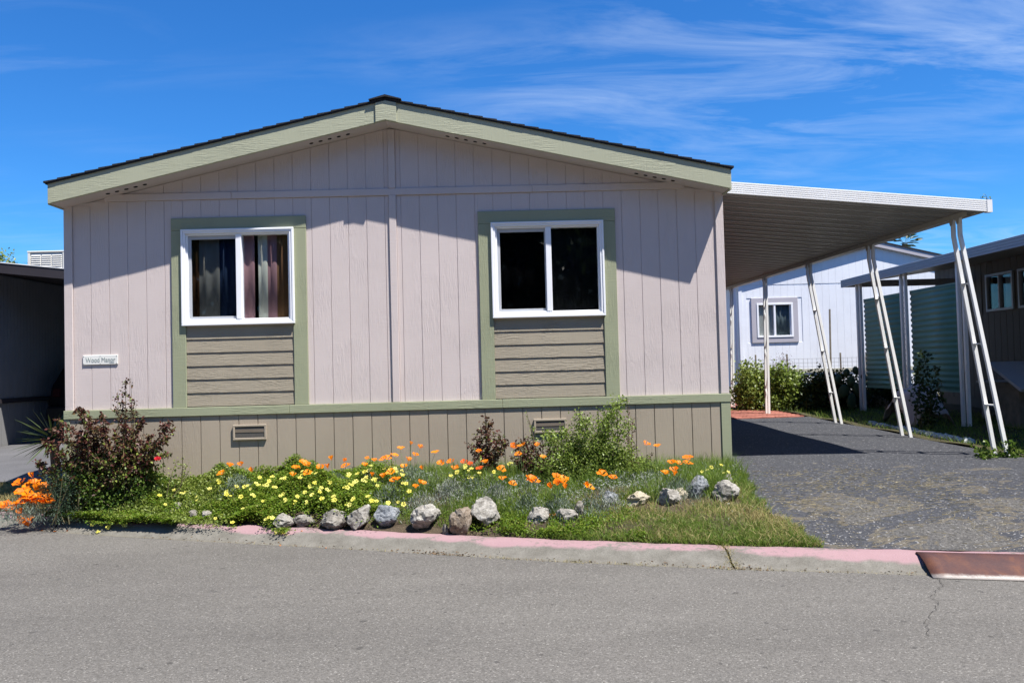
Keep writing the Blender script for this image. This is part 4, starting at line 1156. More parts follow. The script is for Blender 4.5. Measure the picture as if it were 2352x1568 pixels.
# ---------------------------------------------------------------- roses
def rose_bush(name, base_px, base_spread, yplane, tips, label, leaves=34, lsize=0.042, green=0.25, yspread=0.22, cat='rose bush', red=M_leaf_red, greenm=M_leaf_olive, blooms=()):
    b = at(*base_px, y=yplane); bz = float(gz(b[0], b[1]))
    t = thing(name, (b[0], b[1], bz), label, cat)
    canes = MB(); C = []; D = []
    for tp in tips:
        ty_ = yplane + random.uniform(-yspread, yspread) - 0.05
        ty_ = min(ty_, -0.07)
        e_ = at(*tp, y=ty_)
        s = np.array([b[0] + random.uniform(-1, 1) * base_spread, b[1] + random.uniform(-0.12, 0.12), bz - 0.02])
        mid = (s * 0.5 + e_ * 0.5) + np.array([(s[0] - e_[0]) * 0.12 + random.uniform(-.05, .05), random.uniform(-.08, .08), 0.10])
        pts = []
        for k in range(9):
            q = k / 8; pts.append((1 - q) ** 2 * s + 2 * q * (1 - q) * mid + q * q * e_)
        canes.tube(pts, [0.007 - 0.005 * k / 8 for k in range(9)], 5)
        for k in range(int(leaves)):
            q = random.uniform(0.28, 1.0) ** 0.8
            p = (1 - q) ** 2 * s + 2 * q * (1 - q) * mid + q * q * e_
            # a side twig that carries a spray of five leaflets
            off = RNG.normal(size=3); off = off / np.linalg.norm(off) * random.uniform(0.02, 0.12 if q < 0.9 else 0.05)
            off[1] *= 0.8
            tip = p + off
            if tip[1] > -0.035: tip[1] = -0.035
            if random.random() < 0.35: canes.tube([p, tip], [0.0025, 0.0015], 4)
            ax_ = off / np.linalg.norm(off) + np.array([0, -0.2, 0.15])
            for j in range(5):
                C.append(tip - ax_ * 0.014 * j + RNG.normal(size=3) * 0.006)
                D.append(ax_ * 0.8 + RNG.normal(size=3) * 0.8 + np.array([0, -0.1, -0.15]))
    canes.build('canes', M_cane, t)
    C = np.array(C); D = np.array(D); k = RNG.random(len(C)) < green * np.clip(1.6 - (C[:, 2] - bz) / 0.55, 0.15, 1.6)
    for nm_, msk, mt in (('dark_leaves', ~k, red), ('green_leaves', k, greenm)):
        if msk.sum():
            o = link(nm_, leaf_mesh(nm_, C[msk], D[msk], RNG.uniform(0.6, 1.1, msk.sum()) * lsize, RNG.uniform(0.45, 0.62, msk.sum()) * lsize, mt, 0.18, 0.1, (0, 0, 0)), t, (0, 0, 0))
            o['kind'] = 'stuff'
    for bp in blooms:
        p = at(*bp, y=yplane - 0.22); m = MB()
        for ring, (r_, n_, h_) in enumerate(((0.010, 3, 0.030), (0.020, 5, 0.026), (0.028, 6, 0.018))):
            for k in range(n_):
                a = 2 * math.pi * k / n_ + ring
                ca, sa = math.cos(a), math.sin(a)
                m.add([(ca * r_ * .4, sa * r_ * .4, 0), (ca * r_ - sa * r_ * .7, sa * r_ + ca * r_ * .7, h_ * .6), (ca * r_ * 1.15, sa * r_ * 1.15, h_), (ca * r_ + sa * r_ * .7, sa * r_ - ca * r_ * .7, h_ * .6)], [(0, 1, 2, 3)])
        me = mesh('bloom', m.v, m.f, M_rose); link('bloom', me, t, p, (0.5, 0.2, 0))
    return t
tipsA = [(88, 1062), (98, 1012), (118, 985), (135, 965), (172, 940), (188, 938), (205, 950), (232, 948), (150, 1010), (165, 1040), (240, 985), (262, 1000),
         (285, 975), (310, 990), (330, 965), (345, 1000), (300, 1030), (270, 1040), (215, 1010), (190, 990), (355, 1030), (392, 962), (398, 985), (375, 1010), (330, 1050), (390, 1040), (240, 1060), (130, 1040), (345, 1070), (300, 1075), (180, 1075)]
rose_bush('rose_bush', (255, 1120), 0.45, -0.30, tipsA, 'large dark red-leaved rose bush at the left corner of the pink home', 62, 0.047, 0.5, 0.20, blooms=((473 / 1.306 - 0, 1055),))
rose_bush('rose_bush', (285, 1100), 0.06, -0.20, [(288, 872), (300, 868), (282, 905), (270, 900), (308, 915), (312, 935), (285, 935)], 'tall thin rose shoots reaching up the pink wall behind the large rose bush', 20, 0.036, 0.55, 0.06)
rose_bush('rose_bush', (1118, 1075), 0.04, -0.42, [(1118, 955), (1128, 965), (1105, 985), (1090, 1005), (1148, 995), (1158, 1015), (1078, 1020), (1120, 1000), (1135, 1030), (1105, 1030), (1145, 1040)], 'small dark-leaved rose standing alone before the taupe skirting', 22, 0.042, 0.10, 0.10)
rose_bush('rose_bush', (1215, 1095), 0.10, -0.55, [(1180, 1020), (1195, 1010), (1210, 1012), (1225, 1020), (1245, 1022), (1200, 1045), (1240, 1045), (1180, 1050), (1260, 1040), (1220, 1060), (1255, 1065), (1190, 1070)], 'low dark rose tangled with orange poppies beside the green shrub', 26, 0.034, 0.15, 0.14)

# ---------------------------------------------------------------- leafy shrubs
def shrub(name, base_px, yplane, tips, label, n_leaf, lsize, mat, base_spread=0.15, spread=0.10, stems=M_cane, cat='shrub', yspread=0.15, wmul=0.7, ground=None, qmin=0.25):
    b = at(*base_px, y=yplane); bz = float(gz(b[0], b[1])) if ground is None else ground
    t = thing(name, (b[0], b[1], bz), label, cat)
    canes = MB(); C = []
    per = n_leaf // len(tips)
    for tp in tips:
        ty_ = yplane + random.uniform(-yspread, yspread)
        e_ = at(tp[0], tp[1], y=ty_)
        s = np.array([b[0] + random.uniform(-1, 1) * base_spread, b[1] + random.uniform(-0.1, 0.1), bz - 0.02])
        mid = s * 0.5 + e_ * 0.5 + RNG.normal(size=3) * 0.04
        pts = [(1 - q) ** 2 * s + 2 * q * (1 - q) * mid + q * q * e_ for q in np.linspace(0, 1, 7)]
        canes.tube(pts, [0.006 - 0.004 * k / 6 for k in range(7)], 4)
        q = RNG.uniform(qmin, 1.0, per)[:, None]
        p = (1 - q) ** 2 * s + 2 * q * (1 - q) * mid + q * q * e_
        cl = RNG.normal(size=(per // 6 + 1, 3)); cl = np.repeat(cl, 6, 0)[:per] * spread
        C.append(p + cl * (1.15 - 0.75 * q) + RNG.normal(size=(per, 3)) * spread * 0.22)
    canes.build('stems', stems, t)
    C = np.concatenate(C); C[:, 2] = np.maximum(C[:, 2], bz + 0.01)
    N = len(C)
    o = link('foliage', leaf_mesh('foliage', C, balldir(N, 0.2) + np.array([0, -0.25, 0]), RNG.uniform(0.6, 1.1, N) * lsize, RNG.uniform(0.8, 1.1, N) * lsize * wmul, mat, 0.2), t, (0, 0, 0))
    o['kind'] = 'stuff'
    return t
shrub('green_shrub', (1350, 1105), -0.62, [(1265, 1010), (1290, 985), (1300, 1020), (1330, 950), (1340, 965), (1335, 1000), (1320, 1040), (1350, 1030), (1385, 965), (1395, 950), (1410, 930), (1432, 912), (1390, 1000), (1410, 1020),
        (1430, 1035), (1450, 1030), (1460, 1050), (1480, 1060), (1375, 1050), (1280, 1050), (1300, 1065), (1430, 1070), (1490, 1080), (1350, 1070), (1255, 990), (1440, 965), (1240, 1065), (1262, 1080), (1505, 1075), (1475, 1085), (1445, 1085), (1515, 1085)], 'bright green small-leaved shrub in front of the right skirting vent', 21000, 0.029, M_leaf_bright, 0.28, 0.085, yspread=0.2)
shrub('rose_undergrowth', (270, 1135), -0.34, [(130, 1090), (160, 1070), (190, 1060), (215, 1040), (240, 1075), (265, 1060), (290, 1080), (315, 1065), (340, 1085), (370, 1075), (390, 1095), (205, 1095), (280, 1110), (330, 1110), (160, 1110)],
      'green leafy undergrowth filling the base of the large rose bush', 5200, 0.034, M_leaf_green, 0.5, 0.085, yspread=0.14, qmin=0.1)
shrub('dark_sprig', (1440, 1080), -0.5, [(1440, 915), (1455, 960), (1435, 990), (1420, 1000), (1500, 1040), (1210, 945)][:5], 'thin dark-leaved sprigs rising out of the green shrub', 260, 0.026, M_leaf_red, 0.1, 0.03, yspread=0.08)
shrub('dark_sprig', (1240, 1060), -0.4, [(1208, 940), (1216, 965), (1226, 975)], 'single arching sprig left of the right skirting vent', 90, 0.026, M_leaf_bright, 0.03, 0.022, yspread=0.05)
shrub('pale_weed', (400, 1120), -0.35, [(420, 1050), (435, 1080), (428, 1065), (405, 1060), (412, 1090)], 'pale wiry weed right of the large rose bush', 220, 0.026, M_leaf_olive, 0.06, 0.04, yspread=0.08)
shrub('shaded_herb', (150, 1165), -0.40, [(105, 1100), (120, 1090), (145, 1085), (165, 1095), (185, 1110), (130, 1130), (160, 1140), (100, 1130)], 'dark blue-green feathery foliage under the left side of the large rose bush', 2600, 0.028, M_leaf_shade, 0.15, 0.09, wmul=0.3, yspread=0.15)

# ---------------------------------------------------------------- poppies
def poppy_mesh(name, openness, mat):
    V = []; Fc = []
    for k in range(4):
        a0 = k * math.pi / 2 + (0.12 if k % 2 else -0.1)
        b = len(V); rows_ = 4; cols_ = 4
        for i in range(rows_):
            s = i / (rows_ - 1)
            for j in range(cols_):
                w = (j / (cols_ - 1) - 0.5) * (0.45 + 1.25 * s)
                r = 0.004 + 0.030 * s * openness + 0.006 * math.sin(3 * w + k) * s
                z = 0.034 * (s ** 0.75) * (1.35 - openness * 0.75) + (0.004 if k % 2 else 0) + 0.004 * math.cos(5 * w + k) * s
                V.append((r * math.cos(a0 + w), r * math.sin(a0 + w), z))
        for i in range(rows_ - 1):
            for j in range(cols_ - 1):
                q = b + i * cols_ + j
                Fc.append((q, q + 1, q + cols_ + 1, q + cols_))
    return mesh(name, V, Fc, mat, True)
PM = [poppy_mesh('flower', o, M_poppy) for o in (0.75, 1.0, 1.2)]
PM.append(poppy_mesh('flower', 0.45, M_poppy)); PM.append(PM[1])
PMR = [poppy_mesh('flower', o, M_redpoppy) for o in (0.9, 1.1)]
stm = MB().tube([(0, 0, 0), (0, 0, 0.5), (0, 0, 1)], [1, 0.9, 0.8], 4); STEM = mesh('stem', stm.v, stm.f, M_stem)
def stem_to(parent, a, b, r=0.0017):
    a = Vector(a); b = Vector(b); d = b - a
    o = link('stem', STEM, parent, a, d.to_track_quat('Z', 'Y').to_euler(), (r, r, d.length))
    return o
def flower_pos(px, py, h, ylim=-0.16, ymin=None):
    p = hit(px, py, h)
    if p[1] > ylim: p = at(px, py, y=ylim)
    if ymin is not None and p[1] < ymin: p = at(px, py, y=ymin)
    return p
def poppy_plant(pts, label, h=0.30, size=1.0, red=False, mound=900, leaf=M_leaf_grey, ylim=-0.16, mh=0.2, ymin=None, mr=None):
    pos = [flower_pos(px, py, h * random.uniform(0.93, 1.05), ylim, ymin) for px, py in pts]
    c = np.mean(pos, 0); cz_ = float(gz(c[0], c[1]))
    t = thing('poppy_plant', (c[0], c[1], cz_), label, 'poppy plant', 'orange poppies in the flower bed')
    sx = max(0.09, np.std([p[0] for p in pos]) * 1.15) if mr is None else mr
    N = mound
    a = RNG.normal(size=(N, 2)) * np.array([sx, min(0.16, sx)]); ctr = np.array([c[0], c[1] - 0.0])
    P = ctr + a; P[:, 1] = np.minimum(P[:, 1], -0.03)
    hz = mh * np.exp(-(a[:, 0] ** 2 + a[:, 1] ** 2) / (2 * (sx * 1.2) ** 2))
    C = np.c_[P, gz(P[:, 0], P[:, 1]) + hz * RNG.uniform(0.1, 1.0, N)]
    o = link('foliage', leaf_mesh('foliage', C, updir(N, 0.7), RNG.uniform(0.022, 0.055, N), RNG.uniform(0.003, 0.007, N), leaf, 0.1), t, (0, 0, 0)); o['kind'] = 'stuff'
    for p in pos:
        tilt = Euler((random.uniform(-0.1, 0.75), random.uniform(-0.45, 0.45), random.uniform(0, 6)), 'XYZ')
        q = Matrix.Rotation(random.uniform(0.1, 0.55), 3, 'X') @ Matrix.Rotation(random.uniform(-0.3, 0.4), 3, 'Y') @ Matrix.Rotation(random.uniform(0, 6.28), 3, 'Z')
        me = random.choice(PMR if red else PM)
        s = size * random.uniform(0.9, 1.15)
        f = link('flower', me, t, p - np.array([0, 0, 0.012]), q.to_euler(), s)
        root = c + (p - c) * 0.45; root[2] = gz(root[0], root[1])
        stem_to(t, root, p - np.array([0, 0, 0.010]))
    return t
L3 = lambda *a: [c3(*p) for p in a]
L2 = lambda *a: [c2(*p) for p in a]
L4 = lambda *a: [c4(*p) for p in a]
poppy_plant(L2((232, 893), (145, 940), (240, 937), (210, 960), (295, 957), (330, 977), (250, 985), (175, 997), (150, 1003), (205, 1045), (225, 1075), (255, 1080), (285, 1035), (325, 1040), (300, 1075), (350, 1072), (120, 1100), (150, 1085), (200, 1020), (330, 1070), (240, 1060), (185, 1060)),
            'largest clump of orange poppies at the left end of the bed beside the kerb', 0.30, 1.75, mound=2600, leaf=M_leaf_grey, ylim=-0.05, mh=0.30, ymin=-0.42, mr=0.2)
poppy_plant(L2((45, 1090), (55, 1125), (40, 1100)), 'two or three orange poppies farthest left, leaning over the kerb', 0.20, 1.7, mound=200, ylim=0.1, ymin=-0.3)
poppy_plant(L2((150, 1152), (185, 1190), (185, 1225), (165, 1205), (205, 1235)), 'lowest orange poppies hanging over the kerb at far left', 0.12, 1.9, mound=500, ylim=-0.1, ymin=-0.45)
poppy_plant(L2((430, 922),), 'lone orange poppy in the shade below the large rose bush', 0.3, 1.0, mound=120)
poppy_plant(L2((1567, 870), (1620, 815), (1703, 806), (1780, 852)), 'grey-green poppy mound with four orange flowers below the left vent', 0.34, 1.15, mound=2200, mh=0.27, mr=0.11)
poppy_plant(L3((205, 710), (185, 765), (258, 670), (285, 690), (288, 745)), 'five orange poppies above the left yellow flowers', 0.34, 1.1, mound=900)
poppy_plant(L3((380, 708), (432, 708), (457, 652), (545, 665), (558, 697)), 'orange poppies left of the tallest group, before plain skirting', 0.34, 1.15, mound=1200, mh=0.24)
poppy_plant(L3((708, 645), (762, 658), (690, 690)), 'three small orange poppies just left of the tallest group', 0.34, 0.9, mound=900, mh=0.24)
poppy_plant(L3((850, 640), (900, 622), (945, 575), (1017, 542), (1083, 568), (1050, 620), (998, 655), (972, 700), (1100, 717), (1190, 600), (825, 650)), 'tallest group of orange poppies in the middle of the bed', 0.38, 1.05, mound=2200, mh=0.27)
poppy_plant(L3((875, 740), (745, 765), (822, 773), (920, 790), (900, 795)), 'orange poppies among yellow flowers below the tallest group', 0.30, 1.1, mound=700)
poppy_plant(L3((1050, 845), (1085, 818), (1100, 818)), 'low pair of orange poppies over the wide whitish rock', 0.28, 1.05, mound=700, leaf=M_leaf_silver)
poppy_plant(L3((1245, 677), (1225, 683), (1303, 668), (1325, 715), (1345, 712)), 'orange poppies left of the red-orange ones', 0.34, 1.1, mound=1300, leaf=M_leaf_silver)
poppy_plant(L3((1395, 672), (1433, 686), (1503, 714)), 'three deep red-orange poppies below the small dark rose', 0.34, 1.05, True, mound=700)
poppy_plant(L3((1540, 670), (1650, 722), (1665, 788)), 'three large orange poppies right of the red-orange ones', 0.34, 1.15, mound=1300, leaf=M_leaf_silver)
poppy_plant(L3((1732, 824), (1875, 795), (1860, 788), (1890, 805)), 'two open orange poppies above the largest white rock', 0.32, 1.2, mound=700)
poppy_plant(L3((2008, 848), (2040, 772), (2062, 812), (2095, 795), (2108, 850), (2050, 825), (2085, 815)), 'tight cluster of orange poppies in front of the green shrub', 0.32, 1.2, mound=800)
poppy_plant(L3((2275, 845), (2265, 840)), 'single orange poppy right of the tight cluster', 0.30, 1.15, mound=350)
poppy_plant(L4((955, 752), (940, 748), (1030, 782)), 'two orange poppies below the right side of the green shrub', 0.32, 1.15, mound=700, leaf=M_leaf_silver)
poppy_plant(L4((1400, 747), (1465, 757), (1452, 675), (1495, 680), (1560, 640), (1557, 678), (1465, 725)), 'right-hand orange poppies near the striped grey rock', 0.32, 1.15, mound=1500, leaf=M_leaf_grey)
poppy_plant(L4((1265, 543), (1345, 557)), 'two tall orange poppies standing apart before the skirting, right of the green shrub', 0.45, 1.05, mound=350)
poppy_plant(L3((1742, 570), (1740, 555), (1805, 545), (1790, 555), (1910, 552), (1948, 633), (1775, 612)), 'orange poppies showing through the low dark rose', 0.46, 0.95, mound=400)
poppy_plant(L3((1497, 590),), 'small orange poppy showing through the small dark rose', 0.46, 0.8, mound=60)
poppy_plant(L4((600, 1048), (632, 1045)), 'tiny fallen-looking orange poppies beside the small domed rock', 0.05, 0.7, mound=60)

# ---------------------------------------------------------------- yellow oxalis
V = []; Fc = []
for k in range(5):
    a = 2 * math.pi * k / 5; b = len(V); w = 0.50
    V += [(0.002 * math.cos(a), 0.002 * math.sin(a), 0), (0.012 * math.cos(a - w), 0.012 * math.sin(a - w), 0.007), (0.019 * math.cos(a - w * .7), 0.019 * math.sin(a - w * .7), 0.008),
          (0.019 * math.cos(a + w * .7), 0.019 * math.sin(a + w * .7), 0.008), (0.012 * math.cos(a + w), 0.012 * math.sin(a + w), 0.007)]
    Fc.append((b, b + 1, b + 2, b + 3, b + 4))
OX = mesh('flower', V, Fc, M_yellow)
def oxalis(pts, label, extra=1, dens=26):
    pos = []
    for px, py in pts:
        for e_ in range(1 + extra):
            jx, jy = (0, 0) if e_ == 0 else (random.gauss(0, 5), random.gauss(0, 4))
            p = hit(px + jx, py + jy, lambda x, y: cover_h(x, y) + 0.05)
            if p[1] > -0.08: p = at(px + jx, py + jy, y=-0.08)
            if p[1] < yk(p[0]) - 0.12: p = at(px + jx, py + jy, y=float(yk(p[0])) - 0.12)
            pos.append(p)
    c = np.mean(pos, 0); t = thing('oxalis_plant', (c[0], c[1], float(gz(c[0], c[1]))), label, 'yellow flowers', 'yellow flowered clover plants in the bed')
    C = []
    for p in pos:
        n = dens; q = p + np.c_[RNG.normal(size=(n, 2)) * 0.035, -RNG.uniform(0.015, 0.09, n)]
        q[:, 1] = np.minimum(q[:, 1], -0.03); q[:, 2] = np.maximum(q[:, 2], -0.24)
        C.append(q)
        qr = Matrix.Rotation(random.uniform(0.2, 1.0), 3, 'X') @ Matrix.Rotation(random.uniform(-0.5, 0.5), 3, 'Y') @ Matrix.Rotation(random.uniform(0, 6), 3, 'Z')
        link('flower', OX, t, p, qr.to_euler(), random.uniform(0.75, 1.35))
        stem_to(t, p + np.array([random.uniform(-.03, .03), random.uniform(0, .03), -0.10]), p, 0.0011)
    C = np.concatenate(C)
    o = link('foliage', leaf_mesh('foliage', C, balldir(len(C), 0.1), RNG.uniform(0.014, 0.026, len(C)), RNG.uniform(0.012, 0.022, len(C)), M_leaf_cover, 0.2, flat=0.8), t, (0, 0, 0)); o['kind'] = 'stuff'
oxalis(L2((660, 1222), (690, 1205), (715, 1235), (780, 1240), (800, 1200), (820, 1195), (890, 1235), (695, 1285)), 'yellow flowers lying by the kerb in the left ground cover')
oxalis(L2((805, 1060), (835, 1020), (1125, 1028), (1165, 1090), (1230, 990), (1275, 1010), (1305, 1008), (1390, 1033), (1390, 1060), (1480, 980)), 'few scattered yellow flowers in the left ground cover', 0)
oxalis(L2((1835, 905), (1930, 893), (2010, 908), (1900, 935), (1930, 965), (1865, 960), (1825, 955), (1770, 980), (1725, 965), (1665, 970), (1600, 1000), (1625, 1030), (1700, 1035), (1540, 918), (1780, 1022)), 'dense yellow flowers right of the grey-green poppy mound')
oxalis(L2((1520, 1188), (1640, 1218), (1875, 1195), (1920, 1185), (1855, 1065), (1715, 1120)), 'sparse yellow flowers near the small pale rocks at left', 0)
oxalis(L3((95, 912), (130, 935), (215, 912), (270, 880), (320, 905), (235, 785), (250, 740), (320, 750), (345, 815), (310, 855), (385, 855), (425, 865), (370, 885), (280, 950), (200, 950), (400, 930), (440, 810), (125, 790)), 'dense yellow flowers above the rounded brown-grey rock')
oxalis(L3((480, 912), (475, 940), (545, 852), (585, 830), (615, 818), (580, 760), (650, 752), (710, 915), (612, 925), (610, 940), (745, 950), (775, 950), (585, 975)), 'yellow flowers above the upright pale grey rock')
oxalis(L3((735, 700), (720, 735), (770, 795), (705, 780), (905, 720), (920, 740), (950, 760), (870, 715), (830, 720), (680, 800), (780, 840), (960, 820), (855, 968), (928, 955), (1005, 885)), 'yellow flowers mixed into the poppies in the middle of the bed', 1)
oxalis(L3((1345, 740), (1300, 770), (1400, 700), (1445, 722), (1500, 750), (1455, 785), (1605, 735)), 'yellow flowers below the red-orange poppies')
oxalis(L3((1725, 682),), 'lone yellow flower left of the low dark rose', 1)
oxalis(L3((40, 1070), (115, 1150), (100, 1185), (135, 1205), (120, 1175)), 'yellow flowers drooping over the pink kerb')
oxalis(L4((1660, 740), (1700, 730), (1795, 695), (1725, 710), (1845, 745), (1815, 750)), 'yellow flowers at the foot of the sage corner board', 0)
# fallen petals on kerb and street
pf = MB().add([(-0.012, 0, 0), (0, -0.009, 0.003), (0.014, 0, 0.001), (0, 0.010, 0.004)], [(0, 1, 2, 3)]); pme_ = mesh('petal', pf.v, pf.f, M_poppy)
for i, (px, py, lb) in enumerate([(*c2(290, 1268), 'orange petal on the street at far left'), (*c2(390, 1274), 'second orange petal from the left on the street edge'), (*c2(475, 1275), 'orange petal just below the left ground cover'),
        (*c3(97, 1254), 'orange petal in the gutter below drooping yellow flowers'), (*c3(418, 1275), 'orange petal in the gutter below the rounded brown-grey rock'), (*c3(247, 1148), 'orange petal on the pink kerb top')]):
    p = at(px, py, z=-0.34 if i != 5 else -0.243)
    zz = -0.344 if p[1] < yb(p[0]) else float(np.interp(p[1] - yb(p[0]), [q[0] for q in prof[:8]], [q[1] for q in prof[:8]]))
    props(link('fallen_petal', pme_, None, (p[0], p[1], zz + 0.003), (0, 0, random.uniform(0, 6)), 1.6 if i < 2 else 1.0), lb, 'petal', 'fallen poppy petals')

# ================================================================== yucca at the corner
yc = np.array([-4.98, 0.35, 0.52])
t = thing('yucca', (yc[0], yc[1], float(gz(yc[0], yc[1]))), 'spiky yucca at the left corner behind the large rose bush', 'yucca')
MB().tube([(yc[0], yc[1], -0.2), (yc[0] + 0.02, yc[1], 0.2), tuple(yc)], [0.06, 0.05, 0.05], 8).build('trunk', M_bark, t)
for k in range(64):
    a = random.uniform(0, 6.28); el = random.uniform(-0.45, 1.2)
    d = np.array([math.cos(a) * math.cos(el), math.sin(a) * math.cos(el), math.sin(el)])
    if yc[0] + d[0] * 0.5 > XL - 0.06 and yc[1] + d[1] * 0.5 > -0.1: continue
    L = random.uniform(0.34, 0.50); side = np.cross(d, [0, 0, 1]); side /= np.linalg.norm(side); nn = np.cross(side, d)
    V = []
    for s, w in ((0.05, 0.010), (0.45, 0.013), (0.8, 0.008), (1.0, 0.001)):
        p = d * L * s + np.array([0, 0, -0.06 * s * s * L])
        V += [p - side * w + nn * w * 0.5, p, p + side * w + nn * w * 0.5]
    Fc = []
    for i in range(3):
        for j in range(2): Fc.append((i * 3 + j, i * 3 + j + 1, i * 3 + j + 4, i * 3 + j + 3))
    link('leaf', mesh('leaf', V, Fc, M_yucca), t, yc)

# ================================================================== left neighbour
ln = thing('neighbour_home', (-8.6, 4.9, 0.1), 'shaded grey mobile home with a dark carport at far left', 'house')
LX = -8.6
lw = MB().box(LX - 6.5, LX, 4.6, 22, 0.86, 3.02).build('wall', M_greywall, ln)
y = 4.62
while y < 9.5:
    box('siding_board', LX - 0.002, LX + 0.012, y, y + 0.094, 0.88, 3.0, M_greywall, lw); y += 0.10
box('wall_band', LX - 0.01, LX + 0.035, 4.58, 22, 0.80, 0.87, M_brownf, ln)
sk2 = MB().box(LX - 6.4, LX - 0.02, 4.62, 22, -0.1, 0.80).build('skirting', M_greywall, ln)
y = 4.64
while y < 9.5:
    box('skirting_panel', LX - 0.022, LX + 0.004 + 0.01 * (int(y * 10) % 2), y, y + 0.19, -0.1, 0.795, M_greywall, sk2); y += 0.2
m = MB().prism_y([(LX - 6.8, 3.10), (LX - 3.2, 3.62), (LX + 0.1, 3.12), (LX + 0.1, 3.20), (LX - 3.2, 3.72), (LX - 6.8, 3.20)], 4.4, 22.2)
m.build('roof', M_brownf, ln)
def lz(x): return 2.99 - 0.118 * (x + 8.19)
m = MB().prism_y([(LX - 0.05, lz(LX)), (-5.25, lz(-5.25)), (-5.25, lz(-5.25) + 0.03), (LX - 0.05, lz(LX) + 0.03)], 4.79, 16.0)
m.build('carport_roof', M_brownf, ln)
m = MB().prism_y([(LX - 3.0, lz(LX - 3.0) - 0.03), (-5.2, lz(-5.2) - 0.03), (-5.2, lz(-5.2) + 0.135), (LX - 3.0, lz(LX - 3.0) + 0.135)], 4.75, 4.79)
m.build('carport_fascia', M_brownf, ln)
m = MB().prism_y([(LX - 3.0, lz(LX - 3.0) + 0.136), (-5.2, lz(-5.2) + 0.136), (-5.2, lz(-5.2) + 0.150), (LX - 3.0, lz(LX - 3.0) + 0.150)], 4.74, 4.82)
m.build('drip_edge', M_cfascia, ln)
for yy in (7.5, 11, 14.5):
    box('carport_post', -5.42, -5.36, yy, yy + 0.06, 0, lz(-5.4), M_brownf, ln)
# cooler on the neighbour's roof
p0 = at(64, 577, y=9.0); p1 = at(147, 612, y=9.0); pc = at(137, 577, y=9.0)
ac = thing('roof_cooler', (p0[0] + 0.5, 9.5, 3.5), 'cream louvred evaporative cooler on the dark roof at left', 'cooler')
az0, az1 = 3.42, float(p0[2])
ax0, ax1 = float(p0[0]), float(p0[0]) + 0.80
bd = MB().box(ax0 + 0.02, ax1 - 0.02, 9.02, 9.8, az0, az1 - 0.02).build('body', M_ac, ac)
box('top_cover', ax0 - 0.015, ax1 + 0.015, 8.985, 9.83, az1 - 0.03, az1, M_ac, ac, 0.006)
for xx in (ax0, ax1 - 0.05):
    box('corner_post', xx, xx + 0.05, 8.99, 9.04, az0, az1 - 0.03, M_ac, ac)
for c_ in range(3):
    x0 = ax0 + 0.075 + c_ * 0.225
    lp = box('louvre_panel', x0 - 0.012, x0 + 0.212, 9.008, 9.019, az0 + 0.05, az1 - 0.07, M_ac, ac)
    for k in range(9):
        z = az0 + 0.07 + k * (az1 - az0 - 0.16) / 8.5
        MB().prism_x([(8.990, z), (9.006, z + 0.02), (9.006, z + 0.028), (8.988, z + 0.006)], x0, x0 + 0.2).build('slat', M_ac, lp)
lp = box('louvre_panel', ax1 - 0.019, ax1 - 0.006, 9.1, 9.7, az0 + 0.05, az1 - 0.07, M_ac, ac)
for k in range(9):
    z = az0 + 0.07 + k * (az1 - az0 - 0.16) / 8.5
    box('slat', ax1 - 0.006, ax1 + 0.012, 9.12, 9.68, z, z + 0.012, M_ac, lp)

# car under the neighbour's carport
car = thing('parked_car', (-7.33, 8.4, 0.06), 'black car parked in shade beneath the carport at far left', 'car')
zg = float(gz(-7.0, 6)) + 0.0
prof_c = [(5.25, 0.42), (5.20, 0.70), (5.28, 1.02), (5.60, 1.48), (6.2, 1.56), (7.4, 1.54), (8.25, 1.10), (9.45, 0.98), (9.75, 0.80), (9.75, 0.40)]
V = []; nP = len(prof_c)
for s, sc in ((-1, 0.93), (-1, 1.0), (1, 1.0), (1, 0.93)):
    for (yy, zz) in prof_c:
        tum = 0.80 if zz > 1.3 else (0.95 if zz > 0.95 else 1.0)
        V.append((-7.0 + s * 0.90 * tum * sc, yy if sc == 1 else yy + (0.04 if yy < 7 else -0.04), zz + zg + (0.0 if sc == 1 else 0.0)))
Fc = []
for a, b in ((0, 1), (1, 2), (2, 3)):
    for i in range(nP):
        j2 = (i + 1) % nP
        Fc.append((a * nP + i, a * nP + j2, b * nP + j2, b * nP + i))
Fc += [tuple(range(nP)), tuple(range(4 * nP - 1, 3 * nP - 1, -1))]
m = MB().add(V, Fc); o = m.build('body', M_carpaint, car, True, 0.03)
for s in (-1, 1):
    MB().add([(-7 + s * 0.878, 5.75, 1.06 + zg), (-7 + s * 0.878, 7.95, 1.06 + zg), (-7 + s * 0.735, 7.35, 1.46 + zg), (-7 + s * 0.735, 5.95, 1.46 + zg)], [(0, 1, 2, 3) if s > 0 else (3, 2, 1, 0)]).build('side_window', M_carglass, car)
    MB().prism_x([(5.19, 0.80 + zg), (5.36, 0.80 + zg), (5.38, 0.96 + zg), (5.235, 0.95 + zg)], -7 + s * 0.74 - 0.07, -7 + s * 0.74 + 0.07).build('tail_light', M_tail, car, bevel=0.01)
    for yw in (5.95, 8.75):
        wh = thing('wheel', (-7 + s * 0.82, yw, 0.32 + zg), None, None); wh.parent = car; wh.location = wh.location - car.location
        MB().tube([(-7 + s * 0.82 - 0.1, yw, 0.32 + zg), (-7 + s * 0.82 + 0.1, yw, 0.32 + zg)], 0.32, 20).build('tyre', M_rubber, wh)
        MB().tube([(-7 + s * 0.82 - 0.104, yw, 0.32 + zg), (-7 + s * 0.82 + 0.104, yw, 0.32 + zg)], 0.20, 14).build('rim', M_steel, wh)
MB().add([(-7.62, 5.30, 1.08 + zg), (-6.38, 5.30, 1.08 + zg), (-6.45, 5.56, 1.44 + zg), (-7.55, 5.56, 1.44 + zg)], [(0, 1, 2, 3)]).build('rear_window', M_carglass, car)
